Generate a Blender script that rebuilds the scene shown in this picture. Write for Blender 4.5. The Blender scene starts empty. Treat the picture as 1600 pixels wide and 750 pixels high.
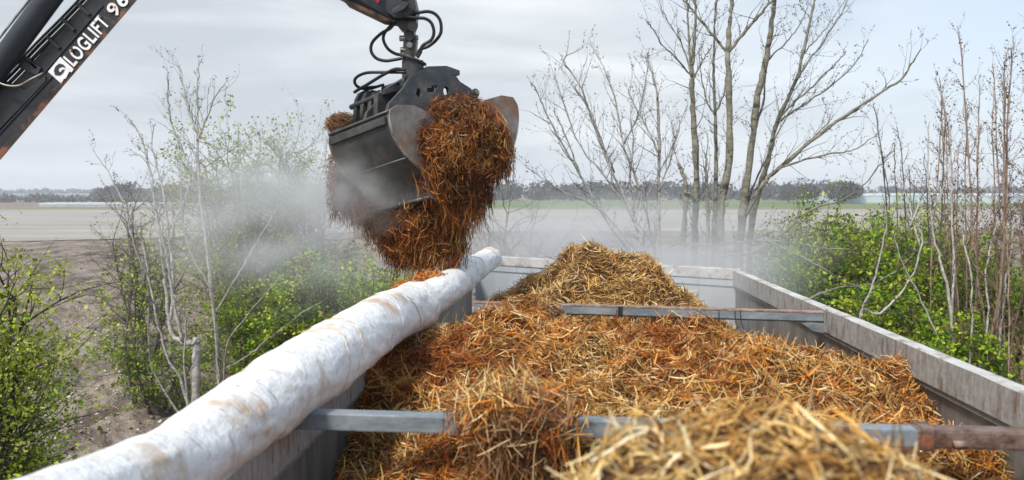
import bpy, bmesh, math, random
import numpy as np
from mathutils import Vector, Matrix

S = bpy.context.scene
COL = S.collection
R = math.radians

# ------------------------------------------------------------------ camera
CZ = 3.735
FPX = 1300.0
PITCH = math.atan(75 / FPX)
cam = bpy.data.cameras.new('camera')
cam.sensor_width = 36.0
cam.lens = 36.0 * FPX / 1600
cam.clip_start = 0.05
cam.clip_end = 9000
cam.dof.use_dof = True
cam.dof.focus_distance = 7.2
cam.dof.aperture_fstop = 2.9
camo = bpy.data.objects.new('camera', cam)
COL.objects.link(camo)
camo.location = (0, 0, CZ)
camo.rotation_euler = (R(90) - PITCH, 0, 0)
S.camera = camo

# ------------------------------------------------------------------ world
SUN_EL, SUN_AZ = R(50), R(215)      # azimuth clockwise from +Y: behind the camera, to its left
w = bpy.data.worlds.new('World')
S.world = w
w.use_nodes = True
nt = w.node_tree
nt.nodes.clear()
N = nt.nodes.new
L = nt.links.new
out = N('ShaderNodeOutputWorld')
bg = N('ShaderNodeBackground')
bg.inputs['Strength'].default_value = 0.1
L(bg.outputs[0], out.inputs[0])
sky = N('ShaderNodeTexSky')
sky.sky_type = 'NISHITA'
sky.sun_disc = False
sky.sun_elevation = SUN_EL
sky.sun_rotation = SUN_AZ
tc = N('ShaderNodeTexCoord')
mp = N('ShaderNodeMapping')
mp.inputs['Scale'].default_value = (1.1, 1.1, 6.5)
mp.inputs['Location'].default_value = (0.35, 0.2, 0.55)
L(tc.outputs['Generated'], mp.inputs[0])
n1 = N('ShaderNodeTexNoise')
n1.inputs['Scale'].default_value = 2.2
n1.inputs['Detail'].default_value = 7
n1.inputs['Roughness'].default_value = 0.5
n1.inputs['Distortion'].default_value = 0.4
L(mp.outputs[0], n1.inputs['Vector'])
cr = N('ShaderNodeValToRGB')
e = cr.color_ramp.elements
e[0].position = 0.37
e[0].color = (0.53, 0.575, 0.63, 1)
e[1].position = 0.60
e[1].color = (0.80, 0.84, 0.87, 1)
L(n1.outputs['Fac'], cr.inputs[0])
cs = N('ShaderNodeVectorMath')
cs.operation = 'SCALE'
cs.inputs['Scale'].default_value = 9.3
L(cr.outputs[0], cs.inputs[0])
# thinner cloud where the blue comes through, high on the right
sep = N('ShaderNodeSeparateXYZ')
L(tc.outputs['Generated'], sep.inputs[0])
ad = N('ShaderNodeMath'); ad.operation = 'MULTIPLY_ADD'
L(sep.outputs['X'], ad.inputs[0]); ad.inputs[1].default_value = 1.0
L(sep.outputs['Z'], ad.inputs[2])
mr = N('ShaderNodeMapRange')
mr.inputs['From Min'].default_value = 0.30
mr.inputs['From Max'].default_value = 0.80
mr.inputs['To Min'].default_value = 0.0
mr.inputs['To Max'].default_value = 0.8
L(ad.outputs[0], mr.inputs[0])
mx = N('ShaderNodeMixRGB')
L(mr.outputs[0], mx.inputs[0])
L(cs.outputs[0], mx.inputs[1])
bl = N('ShaderNodeVectorMath'); bl.operation = 'MULTIPLY_ADD'
L(sky.outputs[0], bl.inputs[0])
bl.inputs[1].default_value = (0.55, 0.55, 0.55)
bl.inputs[2].default_value = (2.8, 3.7, 4.8)
L(bl.outputs[0], mx.inputs[2])
L(mx.outputs[0], bg.inputs['Color'])

sun = bpy.data.lights.new('sun', 'SUN')
sun.energy = 3.4
sun.angle = R(11)
sun.color = (1.0, 0.95, 0.88)
suno = bpy.data.objects.new('sun', sun)
COL.objects.link(suno)
d = Vector((math.sin(SUN_AZ) * math.cos(SUN_EL), math.cos(SUN_AZ) * math.cos(SUN_EL), math.sin(SUN_EL)))
suno.rotation_euler = d.to_track_quat('Z', 'Y').to_euler()

S.view_settings.view_transform = 'Standard'
S.view_settings.look = 'None'
S.view_settings.gamma = 1
S.view_settings.exposure = 0.32
S.cycles.volume_step_rate = 2.0
S.cycles.volume_bounces = 1
S.cycles.max_bounces = 6
S.cycles.diffuse_bounces = 3
S.cycles.transparent_max_bounces = 12

# ------------------------------------------------------------------ placing helpers
FW = np.array([0, math.cos(PITCH), -math.sin(PITCH)])
UP = np.array([0, math.sin(PITCH), math.cos(PITCH)])
O0 = np.array([0, 0, CZ])

def ray(px, py):
    return FW + (px - 800) / FPX * np.array([1.0, 0, 0]) + (375 - py) / FPX * UP
def P(px, py, Y):
    r = ray(px, py)
    return O0 + r * (Y / r[1])
def PZ(px, py, z):
    r = ray(px, py)
    return O0 + r * ((z - CZ) / r[2])

# ------------------------------------------------------------------ noise (numpy)
def _h(ix, iy, iz, seed):
    n = (ix * 374761393 + iy * 668265263 + iz * 2147483647 + seed * 1274126177) & 0xffffffff
    n = ((n ^ (n >> 13)) * 1274126177) & 0xffffffff
    n = ((n ^ (n >> 16)) * 2246822519) & 0xffffffff
    return ((n ^ (n >> 15)) & 0xffffff) / float(0xffffff)
def vn(p, seed=0):
    p = np.asarray(p, float)
    i = np.floor(p).astype(np.int64)
    f = p - i
    f = f * f * (3 - 2 * f)
    r = 0
    for dx in (0, 1):
        wx = f[..., 0] if dx else 1 - f[..., 0]
        for dy in (0, 1):
            wy = f[..., 1] if dy else 1 - f[..., 1]
            for dz in (0, 1):
                wz = f[..., 2] if dz else 1 - f[..., 2]
                r = r + wx * wy * wz * _h(i[..., 0] + dx, i[..., 1] + dy, i[..., 2] + dz, seed)
    return r
def fbm(p, seed=0, octs=4, gain=0.5):
    p = np.asarray(p, float)
    a, s, t = 1.0, 0, 0
    for o in range(octs):
        s = s + a * (vn(p, seed + o * 17) * 2 - 1)
        t += a
        a *= gain
        p = p * 2.03 + 5.3
    return s / t

# ------------------------------------------------------------------ materials
def mat(name, col, rough=0.7, col2=None, scale=5.0, detail=6, bump=0.0, bscale=None, metal=0.0, lo=0.4, hi=0.6,
        col3=None, scale3=2.0, lo3=0.55, hi3=0.7, stretch=(1, 1, 1), stretch3=(1, 1, 1), spec=0.5):
    m = bpy.data.materials.new(name)
    m.use_nodes = True
    t = m.node_tree
    b = t.nodes['Principled BSDF']
    b.inputs['Roughness'].default_value = rough
    b.inputs['Metallic'].default_value = metal
    b.inputs['Specular IOR Level'].default_value = spec
    b.inputs['Base Color'].default_value = (*col, 1)
    g = t.nodes.new('ShaderNodeTexCoord')
    def noise(sc, st, det=detail):
        q = t.nodes.new('ShaderNodeMapping')
        q.inputs['Scale'].default_value = st
        t.links.new(g.outputs['Object'], q.inputs[0])
        n = t.nodes.new('ShaderNodeTexNoise')
        n.inputs['Scale'].default_value = sc
        n.inputs['Detail'].default_value = det
        n.inputs['Roughness'].default_value = 0.6
        t.links.new(q.outputs[0], n.inputs['Vector'])
        return n
    src = None
    if col2 is not None:
        n = noise(scale, stretch)
        r = t.nodes.new('ShaderNodeMapRange')
        r.inputs['From Min'].default_value = lo
        r.inputs['From Max'].default_value = hi
        t.links.new(n.outputs['Fac'], r.inputs[0])
        x = t.nodes.new('ShaderNodeMixRGB')
        x.inputs[1].default_value = (*col, 1)
        x.inputs[2].default_value = (*col2, 1)
        t.links.new(r.outputs[0], x.inputs[0])
        src = x.outputs[0]
    if col3 is not None:
        n = noise(scale3, stretch3)
        r = t.nodes.new('ShaderNodeMapRange')
        r.inputs['From Min'].default_value = lo3
        r.inputs['From Max'].default_value = hi3
        t.links.new(n.outputs['Fac'], r.inputs[0])
        x = t.nodes.new('ShaderNodeMixRGB')
        if src:
            t.links.new(src, x.inputs[1])
        else:
            x.inputs[1].default_value = (*col, 1)
        x.inputs[2].default_value = (*col3, 1)
        t.links.new(r.outputs[0], x.inputs[0])
        src = x.outputs[0]
    if src:
        t.links.new(src, b.inputs['Base Color'])
    if bump:
        n = noise(bscale or scale * 3, (1, 1, 1))
        u = t.nodes.new('ShaderNodeBump')
        u.inputs['Strength'].default_value = bump
        u.inputs['Distance'].default_value = 0.02
        t.links.new(n.outputs['Fac'], u.inputs['Height'])
        t.links.new(u.outputs[0], b.inputs['Normal'])
    return m

def mat_attr(name, rough=0.6, trans=0.0, spec=0.3):
    m = bpy.data.materials.new(name)
    m.use_nodes = True
    t = m.node_tree
    b = t.nodes['Principled BSDF']
    b.inputs['Roughness'].default_value = rough
    b.inputs['Specular IOR Level'].default_value = spec
    a = t.nodes.new('ShaderNodeAttribute')
    a.attribute_name = 'tint'
    t.links.new(a.outputs['Color'], b.inputs['Base Color'])
    if trans:
        o = t.nodes['Material Output']
        tr = t.nodes.new('ShaderNodeBsdfTranslucent')
        t.links.new(a.outputs['Color'], tr.inputs[0])
        mxs = t.nodes.new('ShaderNodeMixShader')
        mxs.inputs[0].default_value = trans
        t.links.new(b.outputs[0], mxs.inputs[1])
        t.links.new(tr.outputs[0], mxs.inputs[2])
        t.links.new(mxs.outputs[0], o.inputs[0])
    return m

M = {}
M['straw'] = mat_attr('straw_stalks', 0.55, 0.15)
M['leaf'] = mat_attr('spring_leaves', 0.55, 0.35)
M['core'] = mat('shaded_manure', (0.05, 0.022, 0.01), 0.9, (0.15, 0.065, 0.022), 14, bump=1.0, bscale=60, spec=0.2)  # manure beneath the stalks, darkened to paint shade into the gaps
M['tarp'] = mat('dirty_white_tarpaulin', (0.80, 0.80, 0.79), 0.5, (0.36, 0.335, 0.31), 15, 14, bump=0.6, bscale=26, lo=0.56, hi=0.74,
                col3=(0.52, 0.36, 0.22), scale3=3.9, lo3=0.535, hi3=0.70, stretch=(1, 3.2, 1), stretch3=(1, 1.2, 1))
M['galv'] = mat('galvanised_bar', (0.17, 0.205, 0.235), 0.5, (0.29, 0.325, 0.35), 14, 10, metal=0.25, bump=0.2,
                col3=(0.19, 0.10, 0.06), scale3=7, lo3=0.585, hi3=0.68, stretch=(.4, 1, 1))
M['rust'] = mat('rusty_steel', (0.09, 0.05, 0.038), 0.6, (0.20, 0.14, 0.115), 16, 8, bump=0.4, col3=(0.26, 0.085, 0.035), scale3=9, lo3=.55, hi3=.66)
M['rustbar'] = mat('rust_edge', (0.20, 0.11, 0.07), 0.75, (0.34, 0.27, 0.23), 22, 8, bump=0.3)
M['wall'] = mat('worn_grey_paint', (0.19, 0.185, 0.175), 0.6, (0.12, 0.105, 0.092), 5, 10, bump=0.15, bscale=30, lo=0.42, hi=0.62,
                col3=(0.17, 0.135, 0.105), scale3=9, lo3=0.56, hi3=0.72, stretch=(2, 2, .25), stretch3=(1.5, 1.5, .16))
M['lip'] = mat('scratched_shaded_lip', (0.36, 0.355, 0.35), 0.6, (0.27, 0.255, 0.24), 9, 12, bump=0.3, bscale=40, lo=0.42, hi=0.58,
               col3=(0.17, 0.11, 0.075), scale3=8, lo3=0.53, hi3=0.68, stretch=(3, 4, 1.3), stretch3=(2.5, 3.2, .8))  # scratches and stains, plus side shade put into the grey
M['rim'] = mat('worn_light_rim', (0.56, 0.56, 0.55), 0.55, (0.44, 0.42, 0.39), 6, 10, bump=0.2, bscale=40,
               col3=(0.24, 0.15, 0.10), scale3=7, lo3=0.52, hi3=0.63)
M['black'] = mat('black_crane_paint', (0.012, 0.014, 0.018), 0.45, (0.03, 0.033, 0.04), 6, 8, bump=0.1,
                 col3=(0.09, 0.075, 0.065), scale3=11, lo3=0.63, hi3=0.72)
M['blackrust'] = mat('chipped_rusty_edge', (0.028, 0.022, 0.022), 0.6, (0.22, 0.085, 0.035), 9, 10, lo=0.46, hi=0.58, bump=0.3)
M['navy'] = mat('dark_blue_cylinder', (0.022, 0.03, 0.042), 0.38, (0.03, 0.038, 0.05), 5)
M['hose'] = mat('black_rubber_hose', (0.012, 0.013, 0.015), 0.4, (0.03, 0.03, 0.03), 12)
M['steel'] = mat('steel_fitting', (0.45, 0.45, 0.45), 0.35, (0.25, 0.24, 0.22), 20, metal=0.8)
M['grab'] = mat('worn_dark_grab_steel', (0.035, 0.04, 0.042), 0.42, (0.075, 0.072, 0.068), 7, 9, bump=0.2, metal=0.2,
                col3=(0.14, 0.11, 0.085), scale3=5, lo3=0.54, hi3=0.70)
M['plate'] = mat('scraped_side_plate', (0.17, 0.14, 0.12), 0.5, (0.26, 0.23, 0.205), 9, 9, bump=0.3, metal=0.3,
                 col3=(0.24, 0.11, 0.05), scale3=6, lo3=0.50, hi3=0.66)
M['edge'] = mat('scraped_bright_edge', (0.34, 0.31, 0.28), 0.45, (0.16, 0.12, 0.09), 14, metal=0.4)
M['red'] = mat('red_lamp', (0.5, 0.03, 0.02), 0.4)
M['bark_pale'] = mat('pale_grey_bark', (0.40, 0.38, 0.35), 0.85, (0.24, 0.22, 0.19), 9, 8, bump=0.5, stretch=(1, 1, 2.5),
                     col3=(0.06, 0.05, 0.045), scale3=5, lo3=0.60, hi3=0.66, stretch3=(1, 1, 3))
M['bark_olive'] = mat('olive_lichen_bark', (0.25, 0.24, 0.185), 0.85, (0.13, 0.12, 0.085), 8, 8, bump=0.5, stretch=(1, 1, 2),
                      col3=(0.045, 0.038, 0.03), scale3=4, lo3=0.58, hi3=0.64, stretch3=(1, 1, 3))
M['bark_white'] = mat('whitish_grey_bark', (0.50, 0.48, 0.45), 0.85, (0.33, 0.31, 0.28), 9, 8, bump=0.4, stretch=(1, 1, 2.5))
M['bark_dark'] = mat('dark_twigs', (0.035, 0.028, 0.025), 0.85, (0.08, 0.065, 0.055), 7)
M['bark_grey'] = mat('grey_brown_twigs', (0.15, 0.125, 0.11), 0.85, (0.08, 0.065, 0.055), 7)
M['bark_red'] = mat('reddish_shoots', (0.27, 0.15, 0.105), 0.8, (0.17, 0.09, 0.065), 5)
M['bark_tan'] = mat('tan_shoots', (0.36, 0.27, 0.20), 0.8, (0.24, 0.17, 0.12), 6)
M['wound'] = mat('fresh_split_wood', (0.45, 0.24, 0.12), 0.8, (0.25, 0.12, 0.06), 12)
M['rubber'] = mat('tyre_rubber', (0.02, 0.02, 0.02), 0.8)

# ------------------------------------------------------------------ mesh helpers
def tag(o, label=None, cat=None, group=None, kind=None):
    if label: o['label'] = label
    if cat: o['category'] = cat
    if group: o['group'] = group
    if kind: o['kind'] = kind
    return o
def empty(name, loc, label, cat, group=None):
    o = bpy.data.objects.new(name, None)
    COL.objects.link(o)
    o.location = [float(v) for v in loc]
    o.empty_display_size = 0.2
    return tag(o, label, cat, group)
def link(name, me, m, parent=None, smooth=False):
    o = bpy.data.objects.new(name, me)
    COL.objects.link(o)
    if m is not None and not me.materials:
        me.materials.append(m)
    if parent is not None:
        o.parent = parent
        base = parent
        T = Vector((0, 0, 0))
        while base is not None:
            T += base.location
            base = base.parent
        o.location = -T            # all meshes are written in world coordinates
    if smooth:
        me.polygons.foreach_set('use_smooth', [True] * len(me.polygons))
    return o
def mesh_np(name, V, F, tint=None, k=4):
    """V (n,3), F (m,k) int; tint (n,3) colour per vertex"""
    me = bpy.data.meshes.new(name)
    V = np.ascontiguousarray(V, dtype=np.float32)
    F = np.ascontiguousarray(F, dtype=np.int32)
    me.vertices.add(len(V)); me.vertices.foreach_set('co', V.ravel())
    me.loops.add(F.size); me.loops.foreach_set('vertex_index', F.ravel())
    me.polygons.add(len(F))
    me.polygons.foreach_set('loop_start', np.arange(0, F.size, k, dtype=np.int32))
    me.polygons.foreach_set('loop_total', np.full(len(F), k, dtype=np.int32))
    me.update(calc_edges=True)
    if tint is not None:
        a = me.attributes.new('tint', 'FLOAT_COLOR', 'POINT')
        c = np.ones((len(V), 4), np.float32)
        c[:, :3] = tint
        a.data.foreach_set('color', c.ravel())
    return me
def mesh_py(name, V, F):
    me = bpy.data.meshes.new(name)
    me.from_pydata([tuple(map(float, v)) for v in V], [], F)
    me.update()
    return me

def tube_geo(pts, rad, sides=6, V=None, F=None, cap=True):
    pts = np.asarray(pts, float)
    n = len(pts)
    rad = np.broadcast_to(np.asarray(rad, float), (n,))
    V = [] if V is None else V
    F = [] if F is None else F
    base = len(V)
    tg = np.gradient(pts, axis=0)
    tg /= np.linalg.norm(tg, axis=1)[:, None] + 1e-9
    ref = np.array([0.3, 0.9, 0.1]) if abs(tg[0][1]) < 0.8 else np.array([1, 0, 0.2])
    u = np.cross(tg[0], ref); u /= np.linalg.norm(u)
    ang = np.arange(sides) * 2 * math.pi / sides
    for i in range(n):
        u = u - tg[i] * np.dot(u, tg[i]); u /= np.linalg.norm(u) + 1e-9
        v = np.cross(tg[i], u)
        for a in ang:
            V.append(pts[i] + rad[i] * (math.cos(a) * u + math.sin(a) * v))
    for i in range(n - 1):
        for j in range(sides):
            a = base + i * sides + j
            b = base + i * sides + (j + 1) % sides
            F.append((a, b, b + sides, a + sides))
    if cap:
        F.append(tuple(base + j for j in range(sides))[::-1])
        F.append(tuple(base + (n - 1) * sides + j for j in range(sides)))
    return V, F
def spline(pts, n=8):
    """Catmull-Rom through pts (k, d)"""
    p = np.asarray(pts, float)
    if len(p) < 3:
        return np.array([p[0] + (p[-1] - p[0]) * t for t in np.linspace(0, 1, n)])
    q = np.vstack([2 * p[0] - p[1], p, 2 * p[-1] - p[-2]])
    o = []
    for i in range(1, len(q) - 2):
        for t in np.linspace(0, 1, n, endpoint=False):
            a, b, c, d_ = q[i - 1], q[i], q[i + 1], q[i + 2]
            o.append(0.5 * (2 * b + (c - a) * t + (2 * a - 5 * b + 4 * c - d_) * t * t + (3 * b - a - 3 * c + d_) * t ** 3))
    o.append(p[-1])
    return np.array(o)
def tube(name, pts, rad, m, parent=None, sides=12, n=8, sm=True):
    sp = spline(pts, n)
    if np.ndim(rad):
        rad = np.interp(np.linspace(0, 1, len(sp)), np.linspace(0, 1, len(rad)), rad)
    V, F = tube_geo(sp, rad, sides)
    return link(name, mesh_py(name, V, F), m, parent, sm)

def bevel_mesh(bm, wdt, seg=2):
    if wdt:
        bmesh.ops.bevel(bm, geom=[e for e in bm.edges if len(e.link_faces) == 2 and e.calc_face_angle(0) > 0.5],
                        offset=wdt, segments=seg, affect='EDGES', profile=0.6, clamp_overlap=True)
def hexa(name, c8, m, parent=None, bev=0.004):
    """box from 8 corners: bottom 4 then top 4"""
    bm = bmesh.new()
    v = [bm.verts.new(tuple(map(float, c))) for c in c8]
    for f in ((3, 2, 1, 0), (4, 5, 6, 7), (0, 1, 5, 4), (1, 2, 6, 5), (2, 3, 7, 6), (3, 0, 4, 7)):
        bm.faces.new([v[i] for i in f])
    bmesh.ops.recalc_face_normals(bm, faces=bm.faces)
    bevel_mesh(bm, bev)
    me = bpy.data.meshes.new(name); bm.to_mesh(me); bm.free()
    return link(name, me, m, parent)
def bar(name, a, b, wd, h, m, parent=None, bev=0.004, up=(0, 0, 1)):
    """square bar from a to b, width wd across, height h; a,b = centre line"""
    a, b = np.asarray(a, float), np.asarray(b, float)
    t = (b - a) / np.linalg.norm(b - a)
    s = np.cross(t, up); s /= np.linalg.norm(s)
    u = np.cross(s, t)
    c = [p + s * x * wd / 2 + u * z * h / 2 for z in (-1, 1) for p, x in ((a, -1), (b, -1), (b, 1), (a, 1))]
    return hexa(name, c, m, parent, bev)
def prism(name, poly, m, parent=None, back=(0, .1, 0), bev=0.004):
    """poly: list of 3D points (planar-ish), extruded by vector back"""
    bm = bmesh.new()
    a = [bm.verts.new(tuple(map(float, p))) for p in poly]
    b = [bm.verts.new(tuple(map(float, np.asarray(p) + np.asarray(back)))) for p in poly]
    n = len(poly)
    bm.faces.new(a); bm.faces.new(b[::-1])
    for i in range(n):
        bm.faces.new((a[i], b[i], b[(i + 1) % n], a[(i + 1) % n]))
    bmesh.ops.recalc_face_normals(bm, faces=bm.faces)
    bevel_mesh(bm, bev)
    me = bpy.data.meshes.new(name); bm.to_mesh(me); bm.free()
    return link(name, me, m, parent)
def plate(name, outline, holes, origin, ux, uy, thick, m, parent=None, bev=0.003):
    """2D outline with holes, in the plane origin + x*ux + y*uy, real thickness"""
    cu = bpy.data.curves.new(name, 'CURVE')
    cu.dimensions = '2D'; cu.fill_mode = 'BOTH'
    cu.extrude = thick / 2; cu.bevel_depth = bev; cu.bevel_resolution = 1
    for loop in [outline] + list(holes):
        s = cu.splines.new('POLY')
        s.points.add(len(loop) - 1)
        for i, q in enumerate(loop):
            s.points[i].co = (float(q[0]), float(q[1]), 0, 1)
        s.use_cyclic_u = True
    tmp = bpy.data.objects.new('tmp', cu)
    COL.objects.link(tmp)
    dg = bpy.context.evaluated_depsgraph_get()
    me = bpy.data.meshes.new_from_object(tmp.evaluated_get(dg))
    bpy.data.objects.remove(tmp)
    ux = Vector(ux); uy = Vector(uy); uz = ux.cross(uy)
    X = Matrix(((ux[0], uy[0], uz[0], origin[0]), (ux[1], uy[1], uz[1], origin[1]), (ux[2], uy[2], uz[2], origin[2]), (0, 0, 0, 1)))
    me.transform(X)
    me.materials.clear()
    me.name = name
    return link(name, me, m, parent)
def cyl(name, a, b, r, m, parent=None, sides=20, r2=None, bev=0.0):
    V, F = tube_geo([a, b], [r, r if r2 is None else r2], sides)
    bm = bmesh.new()
    vs = [bm.verts.new(tuple(v)) for v in V]
    for f in F:
        bm.faces.new([vs[i] for i in f])
    bmesh.ops.recalc_face_normals(bm, faces=bm.faces)
    if bev: bevel_mesh(bm, bev, 2)
    me = bpy.data.meshes.new(name); bm.to_mesh(me); bm.free()
    return link(name, me, m, parent)

# ------------------------------------------------------------------ ground and far setting
def geo_axis(lo, hi, step, grow, far):
    a = list(np.arange(lo, hi, step))
    s = step; x = a[-1]
    while x < far:
        s *= grow; x += s; a.append(x)
    s = step; x = a[0]; pre = []
    while x > -far:
        s *= grow; x -= s; pre.append(x)
    return np.array(pre[::-1] + a)
xs = geo_axis(-26, -2, 0.045, 1.09, 5000)
ys = geo_axis(8, 34, 0.05, 1.07, 6000)
X, Y = np.meshgrid(xs, ys)
rx = X - Y * 0.045                            # rows run with the trailer
fade = np.clip(1 - (Y - 50) / 30, 0, 1) * np.clip((Y + 30) / 20, 0, 1) * np.clip((60 - np.abs(X)) / 30, 0, 1)
wob = fbm(np.stack([X * .25, Y * .12, X * 0], -1), 3, 3) * .5
row = np.sin((rx + wob) * 2 * math.pi / 1.5)
clod = fbm(np.stack([X * 3.2, Y * 2.2, X * 0], -1), 11, 4, .6)
fine = fbm(np.stack([X * 11, Y * 9, X * 0], -1), 23, 3, .6)
Zg = fade * (0.10 * row * (0.6 + 0.4 * vn(np.stack([X * .3, Y * .3, X * 0], -1), 5)) + 0.13 * clod + 0.06 * fine) - 0.05 * fade
V = np.stack([X, Y, Zg], -1).reshape(-1, 3)
ny, nx = X.shape
idx = np.arange(ny * nx).reshape(ny, nx)
F = np.stack([idx[:-1, :-1], idx[:-1, 1:], idx[1:, 1:], idx[1:, :-1]], -1).reshape(-1, 4)
M['soil'] = mat('dry_ploughed_soil', (0.105, 0.078, 0.064), 0.95, (0.285, 0.235, 0.195), 1.1, 12, bump=0.8, bscale=14, lo=0.38, hi=0.6,
                col3=(0.50, 0.46, 0.41), scale3=26, lo3=0.60, hi3=0.64, stretch=(1, .35, 1), spec=0.1)
g = link('ground', mesh_np('ground', V, F), M['soil'], smooth=True)
tag(g, kind='structure')

def sheet(name, x0, x1, y0, y1, z, m, wob=1.5, n=400, near=None):
    xs_ = np.sign(np.linspace(-1, 1, n)) * np.abs(np.linspace(-1, 1, n)) ** 3 * (x1 - x0) / 2 + (x0 + x1) / 2
    a = [(x, (near(x) if near else y0) + wob * fbm(np.array([[x * .05, 0, 0]]), 1)[0], z) for x in xs_]
    b = [(x, y1 + wob * fbm(np.array([[x * .05, 7, 0]]), 2)[0], z) for x in xs_]
    V = a + b
    F = [(i, i + 1, n + i + 1, n + i) for i in range(n - 1)]
    return tag(link(name, mesh_py(name, V, F), m), kind='structure')
M['pale'] = mat('pale_bare_field', (0.37, 0.345, 0.315), 0.95, (0.29, 0.265, 0.24), 0.09, 12, stretch=(.25, 1.6, 1), spec=0.1)
M['grass'] = mat('grass_strip', (0.10, 0.16, 0.045), 0.95, (0.17, 0.19, 0.08), 0.05, 10, stretch=(1, .5, 1), spec=0.1)
M['dry'] = mat('dry_verge', (0.24, 0.23, 0.14), 0.95, (0.16, 0.17, 0.09), 0.08, 10, spec=0.1)
sheet('field', -2500, 2500, 80, 178, 0.02, M['pale'], near=lambda x: 80 - 17 * min(1, max(0, (-12 - x) / 25)))
sheet('verge', -2500, 2500, 178, 205, 0.04, M['dry'])
sheet('meadow', -60, 2500, 200, 330, 0.06, M['grass'])

# clods, chips and flints lying on the soil: nobody could count them
rng = np.random.default_rng(5)
n = 9000
cy = 9 + 34 * rng.random(n) ** 1.6
cx = -1.2 - rng.random(n) * (0.72 * cy)
ix = np.clip(np.searchsorted(xs, cx), 1, len(xs) - 1); iy = np.clip(np.searchsorted(ys, cy), 1, len(ys) - 1)
czz = Zg[iy, ix]
sz = 0.018 + 0.05 * rng.random(n) ** 3
ico = np.array([(1, 0, 0), (-1, 0, 0), (0, 1, 0), (0, -1, 0), (0, 0, 1), (0, 0, -1)], float)
f8 = np.array([(0, 2, 4), (2, 1, 4), (1, 3, 4), (3, 0, 4), (2, 0, 5), (1, 2, 5), (3, 1, 5), (0, 3, 5)])
V = ico[None] * (0.6 + 0.8 * rng.random((n, 6, 1))) * sz[:, None, None]
V[:, :, 2] *= 0.6
V += np.stack([cx, cy, czz + sz * .3], -1)[:, None]
F = (f8[None] + (np.arange(n) * 6)[:, None, None]).reshape(-1, 3)
pal = np.array([(.16, .12, .095), (.25, .21, .18), (.42, .38, .34), (.6, .57, .52)])
t_ = np.repeat(pal[rng.choice(4, n, p=[.35, .35, .2, .10])], 6, 0)
M['clod'] = mat_attr('soil_clods', 0.95, 0, 0.1)
tag(link('soil_clods', mesh_np('soil_clods', V.reshape(-1, 3), F, t_, 3), M['clod']), 'clods and pale stones scattered over the ploughed soil', 'clods', kind='stuff')

# leaf/twig cloud used for the far woods
def scatter_quads(centres, radii, n, size, pal, seed, flat=1.0, low=-1.0):
    rng = np.random.default_rng(seed)
    k = rng.integers(0, len(centres), n)
    dirs = rng.normal(size=(n, 3)); dirs /= np.linalg.norm(dirs, axis=1)[:, None]
    rr = rng.random(n) ** 0.45
    p = centres[k] + dirs * rr[:, None] * radii[k]
    a = rng.normal(size=(n, 3)); a /= np.linalg.norm(a, axis=1)[:, None]
    b = np.cross(a, rng.normal(size=(n, 3))); b /= np.linalg.norm(b, axis=1)[:, None]
    s = size * (0.5 + rng.random(n))[:, None]
    q = np.stack([p - a * s, p + b * s * .6, p + a * s, p - b * s * .6], 1)
    F = np.arange(n * 4).reshape(n, 4)
    t = np.repeat(pal[rng.integers(0, len(pal), n)], 4, 0)
    return q.reshape(-1, 3), F, t
def wood(name, label, x0, x1, Y, h0, h1, n, size, pal, seed, cnt=60, z0=0.0):
    rng = np.random.default_rng(seed)
    cx_ = np.linspace(x0, x1, cnt) + rng.normal(size=cnt) * (x1 - x0) / cnt
    hh = h0 + (h1 - h0) * rng.random(cnt)
    c = np.stack([cx_, Y + rng.normal(size=cnt) * 4, z0 + hh * .5], -1)
    r = np.stack([hh * .5 + (x1 - x0) / cnt * 0.9, np.full(cnt, 5.0), hh * .5], -1)
    V, F, t = scatter_quads(c, r, n, size, np.array(pal), seed)
    V[:, 2] = np.maximum(V[:, 2], 0.0)
    return tag(link(name, mesh_np(name, V, F, t), M['leaf']), label, 'wood', kind='stuff')
bare = [(.085, .075, .075), (.12, .105, .10), (.065, .06, .065), (.15, .13, .115)]
wood('far_wood', 'far hedgerow of bare brown trees along the horizon', -10, 150, 370, 3, 10, 16000, 0.75, bare, 1, 38)
wood('far_wood', 'faint dark tree line on the left horizon', -620, -170, 900, 5, 8, 7000, 1.6, [(.05, .07, .075), (.06, .08, .085)], 2, 90)
wood('far_wood', 'low brown scrub band beyond the left field', -240, -110, 300, 1.2, 4.2, 6000, 0.5, [(.14, .115, .09), (.10, .10, .07), (.2, .17, .14)], 3, 60)
wood('far_wood', 'grey line of trees behind the long pale greenhouse', 130, 330, 420, 4, 8.5, 8000, 0.8, bare, 4, 60)
wood('far_wood', 'grey bare trees standing behind the left hedge', -165, -30, 330, 3.5, 9, 9000, 0.8, bare, 44, 50)
M['trunk_far'] = mat('far_trunk', (0.08, 0.07, 0.065), 0.9)
for i, (px, wpx, ytop, Yd, lab) in enumerate([(1317, 40, 281, 260, 'larger round bare tree on the right horizon'),
                                              (1262, 26, 287, 265, 'smaller round bare tree left of the larger one'),
                                              (1232, 16, 286, 300, 'faint small tree on the horizon left of the round ones')]):
    b = PZ(px, 330, 0) * 0 + P(px, 300, Yd); b[2] = 0
    top = P(px, ytop, Yd)[2]
    rr = wpx * Yd / FPX
    t0 = empty('far_tree', b, lab, 'tree', 'round trees on the horizon')
    cen = np.array([b + np.array([dx * rr * .5, 0, top * .58 + dz]) for dx, dz in ((-.6, -.6), (.6, -.4), (0, .7), (-.3, .4), (.4, .5))])
    V, F, t = scatter_quads(cen, np.full((5, 3), 1.0) * np.array([rr * .55, rr * .5, top * .3]), 3500, 0.38, np.array(bare), 70 + i)
    link('crown', mesh_np('crown', V, F, t), M['leaf'], t0)
    V, F = tube_geo([b, b + np.array([0, 0, top * .6])], [.35, .2], 6)
    link('trunk', mesh_py('trunk', V, F), M['trunk_far'], t0)

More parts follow.
